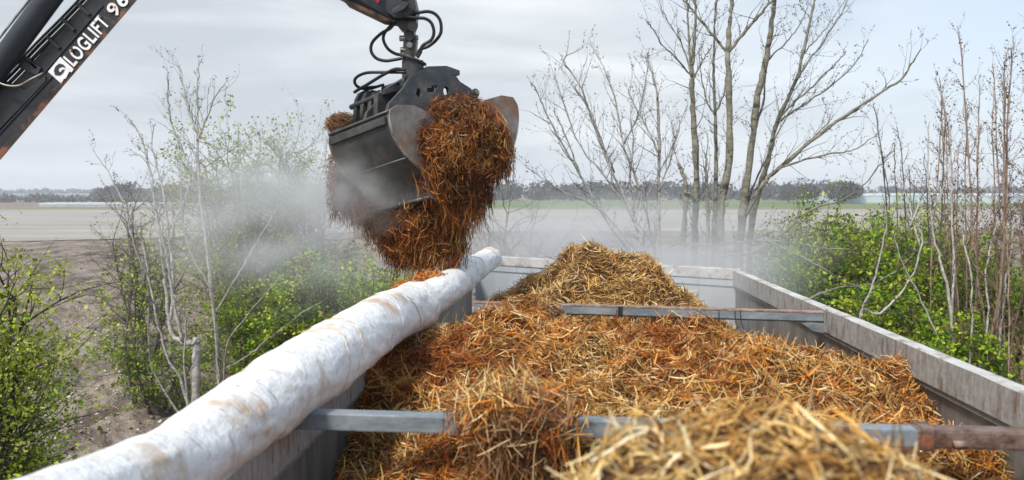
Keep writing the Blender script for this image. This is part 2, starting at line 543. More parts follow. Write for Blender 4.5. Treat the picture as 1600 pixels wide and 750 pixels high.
M['glass'] = mat('greenhouse_glazing', (0.42, 0.52, 0.58), 0.35, (0.52, 0.60, 0.64), 0.2, 4)
M['frame'] = mat('greenhouse_frame', (0.6, 0.62, 0.63), 0.5)
def greenhouse(x0, x1, Y, h, bays, label, depth=40, m=None):
    t = empty('greenhouse', ((x0 + x1) / 2, Y, 0), label, 'greenhouse', 'greenhouses on the horizon')
    bw = (x1 - x0) / bays
    V, F = [], []
    for i in range(bays):
        a = x0 + i * bw
        prof = [(a, 0), (a + bw, 0), (a + bw, h * .78), (a + bw / 2, h), (a, h * .78)]
        k = len(V)
        V += [(x, Y, z) for x, z in prof] + [(x, Y + depth, z) for x, z in prof]
        F += [tuple(k + j for j in (0, 1, 2, 3, 4)), tuple(k + 5 + j for j in (4, 3, 2, 1, 0)), (k + 2, k + 7, k + 8, k + 3), (k + 3, k + 8, k + 9, k + 4)]
        if i == 0: F.append((k, k + 4, k + 9, k + 5))
        if i == bays - 1: F.append((k + 1, k + 6, k + 7, k + 2))
    link('wall', mesh_py('wall', V, F), m or M['glass'], t)
    V, F = [], []
    for i in range(bays + 1):
        a = x0 + i * bw
        tube_geo([(a, Y - .06, 0), (a, Y - .06, h * .8)], .09, 4, V, F)
    tube_geo([(x0, Y - .08, h * .79), (x1, Y - .08, h * .79)], .1, 4, V, F)
    tube_geo([(x0, Y - .08, .5), (x1, Y - .08, .5)], .1, 4, V, F)
    link('frame', mesh_py('frame', V, F), M['frame'], t)
greenhouse(103, 172, 262, 3.3, 16, 'long pale blue greenhouse on the right horizon')
M['glassb'] = mat('far_blue_roof', (0.16, 0.27, 0.36), 0.6, (0.22, 0.33, 0.40), 0.1, 4)
greenhouse(-420, -205, 560, 2.6, 30, 'long dull blue shed roof on the left horizon', m=M['glassb'])
greenhouse(-122, -92, 215, 1.0, 8, 'low grey glasshouse at the edge of the left field', depth=8)
M['tower'] = mat('grey_tower_block', (0.22, 0.23, 0.26), 0.8, (0.28, 0.29, 0.31), 0.3)
tw = empty('tower_block', P(168, 300, 700) * np.array([1, 1, 0]), 'small square grey tower block on the left horizon', 'building')
a = P(162, 292, 700); b = P(174, 292, 700)
hexa('wall', [(a[0], 700, 0), (b[0], 700, 0), (b[0], 707, 0), (a[0], 707, 0), (a[0], 700, a[2]), (b[0], 700, a[2]), (b[0], 707, a[2]), (a[0], 707, a[2])], M['tower'], tw, 0)
M['pane'] = mat('dark_pane', (0.05, 0.06, 0.08), 0.3)
for iz in range(3):
    for ixx in range(3):
        x = a[0] + (b[0] - a[0]) * (.12 + .3 * ixx)
        z = a[2] * (.35 + .2 * iz)
        hexa('window', [(x, 699.9, z), (x + 1.2, 699.9, z), (x + 1.2, 700.05, z), (x, 700.05, z), (x, 699.9, z + .9), (x + 1.2, 699.9, z + .9), (x + 1.2, 700.05, z + .9), (x, 700.05, z + .9)], M['pane'], tw, 0)

# ------------------------------------------------------------------ trees
def grow(p, dr, ln, r, lev, rng, tubes, tips, spread=0.6, up=0.15, kids=3, seg=3, shrink=.62):
    """a crooked shoot that forks; tips collects (point, direction) along the thin shoots"""
    pts = [p]; rad = [r]
    d = dr / np.linalg.norm(dr)
    for i in range(seg):
        d = d + rng.normal(size=3) * 0.16 + np.array([0, 0, up]) * .3
        d /= np.linalg.norm(d)
        pts.append(pts[-1] + d * ln / seg)
        rad.append(r * (1 - .55 * (i + 1) / seg))
    tubes.append((np.array(pts), np.array(rad)))
    if lev <= 1:
        for q in pts[1:]:
            tips.append((q, d))
    if lev > 0:
        for k in range(kids):
            i = rng.integers(1, seg + 1)
            nd = d + rng.normal(size=3) * spread + np.array([0, 0, up])
            grow(pts[i], nd, ln * shrink * (0.7 + .6 * rng.random()), rad[i] * .65, lev - 1, rng, tubes, tips, spread, up, kids, seg, shrink)
        nd = d + rng.normal(size=3) * spread * .35
        grow(pts[-1], nd, ln * shrink, rad[-1], lev - 1, rng, tubes, tips, spread, up, kids, seg, shrink)
def tubes_mesh(name, tubes, m, parent, sides=5, sm=True):
    V, F = [], []
    for p, r in tubes:
        tube_geo(p, r, sides if r[0] > .006 else 3, V, F, cap=r[0] > .01)
    return link(name, mesh_py(name, V, F), m, parent, sm)
def leaves(name, pts, dirs, per, size, pal, parent, seed, jit=0.05, m=None):
    rng = np.random.default_rng(seed)
    n = len(pts) * per
    p = np.repeat(pts, per, 0) + rng.normal(size=(n, 3)) * jit
    a = rng.normal(size=(n, 3)) + np.repeat(dirs, per, 0) * .6; a /= np.linalg.norm(a, axis=1)[:, None]
    b = np.cross(a, rng.normal(size=(n, 3)) * .7 + np.array([0, 0, 1.0])); b /= np.linalg.norm(b, axis=1)[:, None] + 1e-9
    c = np.cross(a, b)
    s = (size * (0.4 + 1.3 * rng.random(n) ** 1.4))[:, None]
    q = np.stack([p, p + a * s * .5 + b * s * .36 + c * s * .1, p + a * s, p + a * s * .5 - b * s * .36 + c * s * .1], 1)
    F = np.arange(n * 4).reshape(n, 4)
    tt = pal[rng.integers(0, len(pal), len(pts))]
    t = np.repeat(tt, per, 0) * (0.75 + .5 * rng.random((n, 1)))
    return link(name, mesh_np(name, q.reshape(-1, 3), F, np.repeat(t, 4, 0)), m or M['leaf'], parent)
GREEN = np.array([(.19, .33, .012), (.28, .45, .018), (.36, .52, .03), (.07, .14, .01), (.48, .56, .05), (.13, .23, .012), (.24, .19, .07)])
YG = np.array([(.34, .42, .03), (.46, .52, .05), (.22, .31, .02), (.55, .58, .12)])
def bush(px, Y, wpx, ytop, label, seed, dens=1.0, pal=GREEN, bark='bark_grey', lsize=.042, per=5, group='leafy bushes of the hedgerow', kind='leafy_bush', stems=11, sparse=1.0, lean=0):
    rng = np.random.default_rng(seed)
    b = P(px, 300, Y); b[2] = 0
    top = P(px, ytop, Y)[2]
    hw = wpx / 2 * Y / FPX
    t = empty(kind, b, label, 'bush', group)
    tubes, tips = [], []
    for i in range(stems):
        a = rng.random() * 2 * math.pi
        sp = rng.random() ** .6
        target = np.array([math.cos(a) * hw * sp * .75 + lean, math.sin(a) * hw * .6 * sp, top * (0.50 + .28 * rng.random())])
        p0 = b + np.array([math.cos(a) * .15, math.sin(a) * .15, 0])
        mid = p0 + target * np.array([.35, .35, .5]) + rng.normal(size=3) * .08
        end = b + target
        sp_ = spline([p0, mid, end], 5)
        r0 = .022 + .018 * rng.random()
        tubes.append((sp_, np.linspace(r0, r0 * .5, len(sp_))))
        for j in range(2, len(sp_)):
            for k in range(2):
                dd = (sp_[j] - sp_[j - 1]); dd /= np.linalg.norm(dd)
                nd = dd + rng.normal(size=3) * .9
                nd[2] = nd[2] * .7 + .1
                grow(sp_[j], nd, top * .13 * (.6 + .6 * rng.random()) + hw * .12, r0 * .38, 2, rng, tubes, tips, .75, .05, 2)
    tubes_mesh('branches', tubes, M[bark], t, 5)
    pts = np.array([q[0] for q in tips]); dirs = np.array([q[1] for q in tips])
    keep = rng.random(len(pts)) < sparse
    if keep.sum() > 3:
        leaves('foliage', pts[keep], dirs[keep], per, lsize, pal, t, seed + 1, .045)
    return t

# traced bare trees: stems given as picture columns at a real distance, with real depth wander
def traced(name, label, cat, stems, Y, base_px, bark, twigbark, seed, twig=1.0, group=None, tlen=.35, buds=True, lev=1, fan=.5):
    rng = np.random.default_rng(seed)
    b = P(base_px, 300, Y); b[2] = 0
    t = empty(name, b, label, cat, group)
    main, thin, budp = [], [], []
    for s in stems:
        pts, r0, r1, dy = s[0], s[1], s[2], s[3]       # r in pixels at Y; dy = depth drift over its length
        k = len(pts)
        q = [P(x, y, Y + dy * i / max(1, k - 1) + (s[4] if len(s) > 4 else 0)) for i, (x, y) in enumerate(pts)]
        sp = spline(q, 6)
        sp[1:-1] += rng.normal(size=(len(sp) - 2, 3)) * .006
        rr = np.linspace(r0, r1 * .8, len(sp)) * .78 * Y / FPX * (1 + .12 * rng.normal(size=len(sp)))
        main.append((sp, rr))
        ln = np.linalg.norm(np.diff(sp, axis=0), axis=1)
        # twigs
        acc = 0
        for i in range(1, len(sp)):
            acc += ln[i - 1]
            fr = i / len(sp)
            while acc > .16 / twig:
                acc -= .16 / twig * (.5 + rng.random())
                if r0 > 4 and fr < .45 and rng.random() < .75: continue
                dd = sp[i] - sp[i - 1]; dd /= np.linalg.norm(dd)
                nd = dd * .9 + rng.normal(size=3) * fan + np.array([0, 0, .25])
                l_ = tlen * (.35 + .9 * rng.random()) * (1.15 - .6 * fr)
                grow(sp[i], nd, l_, min(rr[i] * .45, .0048 + .0026 * rng.random()), lev, rng, thin, budp, .5, .15, 1, 3, .55)
        budp.append((sp[-1], sp[-1] - sp[-2]))
    tubes_mesh('trunk', main, M[bark], t, 9)
    tubes_mesh('crown', thin, M[twigbark], t, 4)
    if buds:
        pb = np.array([q[0] for q in budp]); db = np.array([q[1] for q in budp])
        db /= np.linalg.norm(db, axis=1)[:, None] + 1e-9
        leaves('buds', pb, db, 1, .019, np.array([(.08, .06, .05), (.13, .10, .07)]), t, seed + 9, .001)
    return t

YT = 12.0
big = [
    ([(1080, 720), (1084, 560), (1085, 400), (1088, 262), (1083, 181), (1081, 120)], 8.5, 6.0, .2),
    ([(1081, 120), (1077, 80), (1073, 0), (1071, -60)], 3.0, 1.4, .3),
    ([(1081, 120), (1085, 70), (1088, 0), (1090, -70)], 3.4, 1.8, -.2),
    ([(1081, 120), (1060, 95), (1035, 70), (1020, 45), (1010, 32)], 2.0, .9, -.4),
    ([(1081, 120), (1070, 80), (1048, 40), (1032, 10), (1028, -10)], 1.9, .8, .4),
    ([(1083, 124), (1098, 95), (1112, 72)], 2.2, 1.2, .1),
    ([(1106, 720), (1112, 520), (1116, 350), (1119, 275), (1118, 181)], 6.0, 4.6, .5, .3),
    ([(1118, 181), (1115, 106), (1117, 40), (1122, -10), (1126, -60)], 3.2, 1.4, .3, .8),
    ([(1118, 181), (1105, 160), (1096, 120), (1092, 80)], 2.2, 1, .3, .8),
    ([(1118, 178), (1130, 150), (1134, 120)], 2.2, 1.2, .0, .8),
    ([(1112, 720), (1122, 520), (1128, 400), (1126, 330), (1139, 250), (1139, 156), (1137, 81)], 11.0, 6.6, .2, -.2),
    ([(1137, 81), (1140, 40), (1144, 0), (1146, -60)], 5.0, 3.0, .2, 0),
    ([(1138, 82), (1165, 48), (1188, 22), (1207, 0), (1222, -20)], 3.6, 2.2, -.3, 0),
    ([(1137, 84), (1112, 52), (1090, 25), (1069, 0), (1055, -20)], 3.2, 1.6, .4, 0),
    ([(1140, 700), (1150, 500), (1157, 369), (1169, 269), (1185, 150), (1197, 94), (1205, 40), (1210, 0), (1214, -60)], 10.0, 4.0, -.2, .1),
    ([(1178, 205), (1192, 160), (1196, 120)], 3.0, 2.0, .2, 0),
    ([(1196, 98), (1225, 70), (1248, 40), (1262, 12)], 2.0, .9, .4, 0),
    ([(1160, 700), (1168, 500), (1175, 350), (1200, 250), (1216, 187), (1244, 125), (1266, 31), (1276, -20)], 8.0, 2.4, .5, .4),
    ([(1216, 187), (1240, 160), (1270, 135), (1300, 105), (1318, 86), (1322, 80)], 2.4, .8, -.5, .5),
    ([(1214, 190), (1240, 174), (1290, 140), (1335, 100), (1357, 62)], 2.5, 1.0, .5, .6),
    ([(1244, 125), (1262, 98), (1290, 60), (1315, 20), (1325, 0)], 2.2, 1.0, .3, .7),
    ([(1252, 90), (1268, 70), (1290, 45), (1320, 2)], 1.6, .8, .6, .8),
    ([(1140, 700), (1146, 500), (1152, 375), (1188, 294), (1219, 262), (1294, 200), (1369, 150), (1407, 125), (1424, 100), (1438, 78)], 6.0, 1.3, -.6, .2),
    ([(1188, 294), (1222, 262), (1300, 240), (1340, 232), (1376, 203)], 2.6, .8, -.4, .0),
    ([(1260, 228), (1276, 210), (1296, 190), (1302, 180)], 1.6, .7, .3, -.1),
    ([(1162, 330), (1190, 262), (1225, 190), (1262, 130)], 2.0, .9, .8, 0),
    ([(1062, 700), (1066, 500), (1068, 380), (1072, 300), (1066, 270), (1060, 256)], 6.0, 4.2, .1, -.3),
    ([(1105, 420), (1106, 330), (1104, 270), (1104, 240)], 4.0, 2.6, .0, -.2),
    ([(1068, 300), (1080, 305), (1088, 318)], 3.4, 2.5, .1, -.3),
    ([(1040, 388), (1062, 380), (1100, 384), (1140, 380), (1200, 376), (1270, 385), (1335, 392)], 2.2, 1.6, -.6, -.6),
    ([(1130, 400), (1180, 392), (1230, 360), (1262, 330), (1330, 335 - 30), (1372, 262), (1385, 250)], 2.6, 1.0, -.8, -.4),
    ([(1200, 376), (1260, 405), (1320, 440), (1352, 452)], 2.0, 1.0, -.6, -1.0),
    ([(1255, 470), (1310, 450), (1372, 440), (1420, 405), (1432, 390)], 2.4, 1.2, -.3, -1.2),
]
traced('bare_tree', 'tall many stemmed bare tree behind the far right corner of the trailer', 'tree', big, YT, 1140, 'bark_olive', 'bark_dark', 31, 1.25,
       'bare trees along the hedgerow', .40, lev=2)
slim = [
    ([(1030, 760), (1029, 560), (1029, 355), (1030, 230), (1027, 150), (1018, 110), (1008, 86)], 5.0, 1.2, .2),
    ([(1030, 240), (1005, 190), (985, 150), (978, 130)], 2.0, .7, .2),
    ([(1029, 300), (1050, 240), (1060, 200), (1075, 165)], 1.8, .7, -.3),
    ([(1045, 720), (1010, 420), (985, 330), (955, 265), (930, 200), (905, 130), (880, 95), (910, 75)], 4.0, 1.0, .6),
    ([(985, 330), (940, 270), (905, 225), (870, 130), (868, 115)], 2.2, .8, .3, .3),
    ([(960, 270), (920, 170), (900, 140), (905, 128)], 1.8, .7, -.3, .3),
    ([(1050, 720), (1030, 440), (1000, 300), (975, 230), (962, 160), (945, 110), (930, 80)], 3.5, 1.0, .9, .3),
    ([(975, 225), (1000, 170), (1010, 120), (1012, 90)], 1.8, .7, .3, .8),
    ([(1040, 720), (1010, 450), (950, 350), (905, 270), (875, 220), (850, 170), (838, 140), (828, 128)], 3.2, .9, -.5),
    ([(905, 270), (885, 215), (868, 180), (866, 168)], 1.6, .6, -.3, -.3),
    ([(1000, 400), (940, 330), (880, 300), (850, 280), (822, 262)], 1.8, .7, -.7, -.2),
    ([(1010, 420), (985, 300), (990, 230), (985, 180), (990, 150)], 2.2, .8, .4, .4),
    ([(1000, 330), (1040, 250), (1060, 210), (1062, 190)], 1.6, .7, .2, .5),
]
traced('bare_tree', 'slender pale bare tree leaning left of the tall many stemmed one', 'tree', slim, 12.6, 1040, 'bark_pale', 'bark_dark', 32, 1.3,
       'bare trees along the hedgerow', .42, lev=2)
left_a = [
    ([(347, 684), (342, 600), (338, 520), (330, 450), (322, 380), (312, 300), (309, 220), (309, 150), (311, 88)], 5.5, 1.2, .3),
    ([(312, 300), (300, 268), (284, 235), (268, 190), (262, 150), (262, 112)], 3.0, .9, -.3, .2),
    ([(309, 215), (298, 180), (288, 140), (282, 108), (280, 100)], 2.2, .8, .2, .2),
    ([(308, 220), (325, 180), (336, 150), (350, 133), (354, 138)], 2.2, .9, -.2, .2),
    ([(347, 684), (340, 560), (330, 460), (305, 410), (290, 370), (283, 320), (284, 260)], 3.0, 1.0, -.5),
    ([(330, 500), (365, 440), (395, 390), (430, 330), (460, 290)], 1.8, .8, .8),
    ([(345, 580), (380, 560), (420, 530), (470, 490), (505, 470)], 1.8, .8, -.5),
    ([(350, 600), (355, 540), (380, 500), (440, 430)], 2.0, .8, -.8),
]
traced('bare_tree', 'thin pale bare tree standing in the steam left of the grab', 'tree', left_a, 12.6, 345, 'bark_white', 'bark_grey', 33, 1.1,
       'bare trees along the hedgerow', .34, lev=2)
left_b = [
    ([(306, 684), (306, 580), (308, 545), (307, 528)], 10.5, 8.5, 0.05),
    ([(307, 534), (295, 536), (280, 532), (268, 520), (262, 480), (256, 420), (245, 340), (235, 270), (222, 220), (212, 200), (196, 178)], 5.5, 1.2, .3),
    ([(285, 533), (272, 470), (262, 410), (248, 350), (240, 320)], 4.0, 1.6, -.2),
    ([(304, 690), (285, 600), (262, 560), (245, 500), (232, 430), (222, 380), (200, 330), (170, 270), (145, 235)], 3.2, 1.0, .2),
    ([(232, 430), (215, 400), (200, 340), (198, 300)], 2.0, .8, -.4),
    ([(268, 500), (270, 420), (262, 360), (255, 300), (238, 230), (240, 200)], 3.4, 1.2, .5),
    ([(262, 360), (285, 320), (300, 270), (310, 250)], 1.6, .7, .3),
    ([(300, 684), (288, 570), (290, 500), (272, 460)], 2.4, 1.2, -.4),
    ([(304, 684), (250, 600), (236, 570), (232, 530), (232, 480)], 2.2, 1.1, -.5),
]
traced('bare_tree', 'grey coppiced tree with a sawn stump and crooked shoots on the left', 'tree', left_b, 12.4, 304, 'bark_white', 'bark_grey', 34, 1.1,
       'bare trees along the hedgerow', .34, lev=2)
rng0 = np.random.default_rng(9)
def shoots(px0, px1, n, ybase, ytop0, ytop1, r, rng, drift=25):
    o = []
    for i in range(n):
        x = px0 + (px1 - px0) * (i + rng.random()) / n
        yt = ytop0 + (ytop1 - ytop0) * rng.random()
        dx = rng.normal() * drift
        kk = [(x, ybase), (x + rng.normal() * 6, ybase * .7 + yt * .3), (x + dx * .5 + rng.normal() * 6, (ybase + yt) / 2), (x + dx * .8, yt + 60), (x + dx, yt)]
        o.append((kk, r * (.6 + .7 * rng.random()), .8, rng.normal() * .4, rng.normal() * .5))
        if rng.random() < .8:
            j = kk[2]
            o.append(([j, (j[0] + rng.normal() * 25, j[1] - 70), (j[0] + rng.normal() * 40, j[1] - 150 * rng.random() - 50)], r * .45, .7, rng.normal() * .3, 0))
    return o
traced('red_shoot_shrub', 'tall reddish brown shoots at the right edge, tallest of the shrubs', 'shrub', shoots(1530, 1650, 14, 760, 0, 150, 3.0, rng0), 10.0, 1575, 'bark_tan', 'bark_red', 35, 2.0,
       'bare shoots on the right', .28, fan=.5)
traced('red_shoot_shrub', 'tan and red shoots with a fine twiggy top left of the tallest ones', 'shrub', shoots(1465, 1545, 9, 760, 80, 220, 2.4, rng0), 10.6, 1515, 'bark_tan', 'bark_red', 36, 2.0,
       'bare shoots on the right', .28, fan=.5)
pale_stems = [
    ([(1500, 720), (1488, 600), (1487, 500), (1475, 430), (1462, 380), (1455, 330), (1450, 260), (1452, 190)], 4.0, 1.2, .2),
    ([(1487, 500), (1490, 430), (1488, 340), (1486, 270), (1485, 200)], 3.2, 1.1, .2, .2),
    ([(1345, 720), (1342, 500), (1375, 490), (1420, 440), (1440, 380), (1437, 345), (1460, 320), (1475, 290), (1480, 250), (1470, 200)], 2.6, 1.0, .4),
    ([(1342, 500), (1365, 440), (1380, 380), (1385, 340), (1375, 320)], 2.2, .9, -.3),
    ([(1480, 560), (1440, 470), (1410, 410), (1395, 360)], 2.4, 1.0, -.2),
    ([(1437, 385), (1425, 340), (1415, 300), (1396, 270)], 1.8, .8, .2),
    ([(1425, 345), (1440, 310), (1455, 295)], 1.4, .7, .2),
    ([(1515, 740), (1516, 600), (1518, 450), (1506, 380), (1500, 320)], 3.0, 1.1, .2),
    ([(1560, 740), (1562, 600), (1565, 500), (1575, 420), (1585, 350)], 4.0, 2.0, .2),
    ([(1535, 740), (1530, 600), (1545, 500), (1540, 420), (1560, 340)], 3.0, 1.5, .2),
]
traced('pale_stem_shrub', 'crossing pale crooked stems in front of the green bushes on the right', 'shrub', pale_stems, 9.5, 1480, 'bark_white', 'bark_dark', 37, 1.2,
       'bare shoots on the right', .25)

traced('red_shoot_shrub', 'lower faint twiggy shrub left of the tan and red shoots', 'shrub', shoots(1405, 1470, 8, 700, 160, 300, 1.8, rng0), 12.5, 1440, 'bark_grey', 'bark_grey', 38, 1.4,
       'bare shoots on the right', .3, fan=.4)
# leafy bushes
bush(-60, 7.6, 330, 345, 'yellow green leafy bush at the left edge of the picture', 51, pal=YG, lsize=.034, per=9, stems=10, bark='bark_dark', sparse=.4)
bush(-90, 7.2, 300, 470, 'low darker green bush at the left edge beneath the yellow green one', 52, lsize=.034, per=8, stems=8, bark='bark_dark', sparse=.4)
bush(215, 14.5, 170, 330, 'half leafy bush round the foot of the coppiced grey tree', 53, lsize=.04, per=6, sparse=.2, stems=4)
bush(240, 14.0, 170, 500, 'low green bush on the soil left of the sawn stump', 54, lsize=.042, per=7, stems=4, sparse=.3)
bush(395, 13.5, 190, 430, 'green bush in the middle of the left hedge', 55, lsize=.042, per=8, sparse=.34, stems=10)
bush(505, 13.0, 200, 385, 'brightest green bush in the left hedge, just beyond the white roll', 56, lsize=.045, per=9, sparse=.36, stems=16)
bush(600, 14.0, 150, 395, 'green bush beneath the hanging manure', 57, lsize=.045, per=9, sparse=.36, stems=13)
bush(380, 17.0, 190, 160, 'tall fine leaved bush in the steam beside the thin pale tree', 58, lsize=.045, per=5, sparse=.6, stems=14, pal=YG * .8)
bush(480, 17.5, 170, 150, 'tall sparse bush fading in steam beside the grab', 59, lsize=.042, per=3, sparse=.5, stems=13, pal=YG * .7)
bush(230, 17.5, 200, 235, 'twiggy sparse bush behind the coppiced tree', 60, lsize=.035, per=2, sparse=.3, stems=5, pal=YG * .8)
bush(800, 15.0, 170, 230, 'leafless twiggy shrub beyond the end of the white roll', 61, sparse=0, stems=9)
bush(1262, 13.0, 170, 300, 'leafy bush right of the tall bare tree', 62, lsize=.045, per=4, sparse=.8, stems=12, pal=np.vstack([GREEN, YG]))
bush(1360, 12.0, 220, 330, 'broad bright green bush beyond the right trailer wall', 63, lsize=.048, per=10, sparse=.65, stems=20)
bush(1470, 12.5, 200, 350, 'green bush behind the crossing pale stems', 64, lsize=.048, per=10, sparse=.65, stems=18)
bush(1580, 12.0, 200, 400, 'green bush behind the tall reddish shoots', 65, lsize=.045, per=5, stems=14)
bush(1400, 10.3, 300, 440, 'low green bush close to the right trailer wall', 66, lsize=.045, per=10, stems=22, sparse=.6)
bush(1420, 14.5, 240, 285, 'yellow green sprays rising above the right hedge', 67, lsize=.042, per=3, sparse=.5, stems=14, pal=YG)

# ------------------------------------------------------------------ trailer
ZR = 3.0
def line_at(p, q, y):
    t = (y - p[1]) / (q[1] - p[1])
    return np.array([p[0] + (q[0] - p[0]) * t, y, ZR])
ZL = 2.87
La, Lb = PZ(446, 668, ZL), PZ(742, 418, ZL)
Ra, Rb = PZ(1600, 614, ZR), PZ(1145, 422, ZR)
YN = -1.2
L0, L1 = line_at(La, Lb, YN), Lb
R0, R1 = line_at(Ra, Rb, YN), Rb
ctr = (L0 + L1 + R0 + R1) / 4
trl = empty('tipper_trailer', (ctr[0], ctr[1], 0), 'long open grey tipper trailer partly filled with straw manure', 'trailer')
def off(p, dx=0, dy=0, z=0):
    return np.array([p[0] + dx, p[1] + dy, z])
ZF = 1.35
def side_wall(a, b, s, name='side_wall', dz=0.0):
    """a near, b far inner rim points, s = outward sign"""
    o = empty  # noqa
    # wall sheet, 5 cm thick, set 6 mm back from the lip
    w0, w1 = .035 * s, .075 * s
    wl = hexa(name, [off(a, w0, 0, ZF), off(b, w0, 0, ZF), off(b, w1, 0, ZF), off(a, w1, 0, ZF),
                     off(a, w0, 0, 2.87 + dz), off(b, w0, 0, 2.87 + dz), off(b, w1, 0, 2.87 + dz), off(a, w1, 0, 2.87 + dz)], M['wall'], trl, .004)
    # box rim, worn and dented
    n = 160
    V, F = [], []
    prof = [(0, 2.855), (0, ZR - .006), (.006, ZR), (.064, ZR), (.07, ZR - .006), (.07, 2.855)]
    rr = np.random.default_rng(4)
    for i in range(n):
        t = i / (n - 1)
        c = a + (b - a) * t
        dn = fbm(np.array([[c[1] * 2.5, s, 0]]), 8)[0] * .004
        for k, (x, z) in enumerate(prof):
            V.append((c[0] + x * s + dn, c[1], z + dz + (fbm(np.array([[c[1] * 6, k, s]]), 9)[0] * .003 if z > 2.9 else 0)))
    K = len(prof)
    for i in range(n - 1):
        for k in range(K):
            F.append((i * K + k, i * K + (k + 1) % K, (i + 1) * K + (k + 1) % K, (i + 1) * K + k))
    F.append(tuple(range(K))); F.append(tuple((n - 1) * K + k for k in range(K))[::-1])
    rme = mesh_py('rim', V, F)
    rme.materials.append(M['rim']); rme.materials.append(M['lip'])
    for p_ in rme.polygons:
        if abs(p_.normal.x) > .8: p_.material_index = 1  # upright rim faces coloured darker than the bright top, as painted shade
    rm = link('rim', rme, M['rim'], wl)
    # pressed ledge under the lip
    hexa('ledge', [off(a, .012 * s, 0, 2.825 + dz), off(b, .012 * s, 0, 2.825 + dz), off(b, .034 * s, 0, 2.825 + dz), off(a, .034 * s, 0, 2.825 + dz),
                   off(a, .022 * s, 0, 2.853 + dz), off(b, .022 * s, 0, 2.853 + dz), off(b, .034 * s, 0, 2.853 + dz), off(a, .034 * s, 0, 2.853 + dz)], M['wall'], wl, .002)
    for i in range(9):
        t = (i + .5) / 9
        c = a + (b - a) * t
        hexa('post', [off(c, .077 * s, -.05, ZF), off(c, .077 * s, .05, ZF), off(c, .15 * s, .05, ZF), off(c, .15 * s, -.05, ZF),
                      off(c, .077 * s, -.05, 2.85 + dz), off(c, .077 * s, .05, 2.85 + dz), off(c, .13 * s, .05, 2.85 + dz), off(c, .13 * s, -.05, 2.85 + dz)], M['wall'], wl, .006)
    return wl
wallR = side_wall(R0, R1, 1)
wallL = side_wall(L0, L1, -1, dz=ZL - ZR)
# far wall
M['fwall'] = mat('pale_blue_grey_inside', (0.46, 0.50, 0.54), 0.55, (0.40, 0.43, 0.46), 3, 8, bump=0.1, stretch=(1, 1, .3),
                 col3=(0.22, 0.2, 0.18), scale3=7, lo3=0.6, hi3=0.75, stretch3=(1, 1, .2))
def far_wall(a, b, name, s, m):
    d_ = (b - a); d_[2] = 0; d_ /= np.linalg.norm(d_)
    nn = np.array([-d_[1], d_[0], 0]) * s
    q = lambda p, k, z: np.array([p[0] + nn[0] * k, p[1] + nn[1] * k, z])
    ea, eb = a - d_ * .02, b + d_ * .02
    fw = hexa(name, [q(ea, .03, ZF), q(eb, .03, ZF), q(eb, .07, ZF), q(ea, .07, ZF), q(ea, .03, 2.85), q(eb, .03, 2.85), q(eb, .07, 2.85), q(ea, .07, 2.85)], m, trl, .003)
    ea, eb = a - d_ * .068, b + d_ * .068
    hexa('rim', [q(ea, 0.002, 2.91), q(eb, 0.002, 2.91), q(eb, .075, 2.91), q(ea, .075, 2.91), q(ea, 0.002, 3.012), q(eb, 0.002, 3.012), q(eb, .075, 3.012), q(ea, .075, 3.012)], M['rim'], fw, .008)
    hexa('ledge', [q(a, .015, 2.84), q(b, .015, 2.84), q(b, .06, 2.84), q(a, .06, 2.84), q(a, .015, 2.905), q(b, .015, 2.905), q(b, .06, 2.905), q(a, .06, 2.905)], m, fw, .006)
    return fw
far_wall(L1.copy(), R1.copy(), 'headboard', 1, M['fwall'])
far_wall(L0.copy(), R0.copy(), 'tailboard', -1, M['wall'])
hexa('floor', [off(L0, -.02, 0, ZF - .06), off(R0, .02, 0, ZF - .06), off(R1, .02, 0, ZF - .06), off(L1, -.02, 0, ZF - .06),
               off(L0, -.02, 0, ZF - .003), off(R0, .02, 0, ZF - .003), off(R1, .02, 0, ZF - .003), off(L1, -.02, 0, ZF - .003)], M['wall'], trl, 0)
for s in (-.5, .5):
    bar('chassis_rail', (ctr[0] + s - .12, YN + .2, 1.12), (ctr[0] + s + .18, L1[1] - .3, 1.12), .12, .3, M['black'], trl)
for y in (.2, 1.7, 3.2):
    cyl('axle', (ctr[0] - .95, y, .55), (ctr[0] + .95, y, .55), .06, M['black'], trl)
    for s in (-1, 1):
        bar('spring', (ctr[0] + s * .5, y, .55), (ctr[0] + s * .5, y, 1.0), .1, .1, M['black'], trl, up=(0, 1, 0))
        wh = empty('wheel', (ctr[0] + s * .95, y, .55), None, None)
        wh.parent = trl; wh.location = Vector(wh.location) - trl.location
        def wheel_part(nm, prof, m):
            V, F = [], []
            for i in range(32):
                a = i * math.pi / 16
                for (r_, x_) in prof:
                    V.append((ctr[0] + s * .95 + x_, y + r_ * math.cos(a), .55 + r_ * math.sin(a)))
            k = len(prof)
            for i in range(32):
                for j in range(k - 1):
                    F.append((i * k + j, i * k + j + 1, ((i + 1) % 32) * k + j + 1, ((i + 1) % 32) * k + j))
            link(nm, mesh_py(nm, V, F), m, wh, True)
        wheel_part('tyre', [(.3, -.17), (.5, -.19), (.55, -.15), (.55, .15), (.5, .19), (.3, .17)], M['rubber'])
        wheel_part('rim', [(.0, .08), (.15, .08), (.28, .05), (.31, .17), (.31, -.17), (.2, -.1), (0, -.1)], M['steel'])
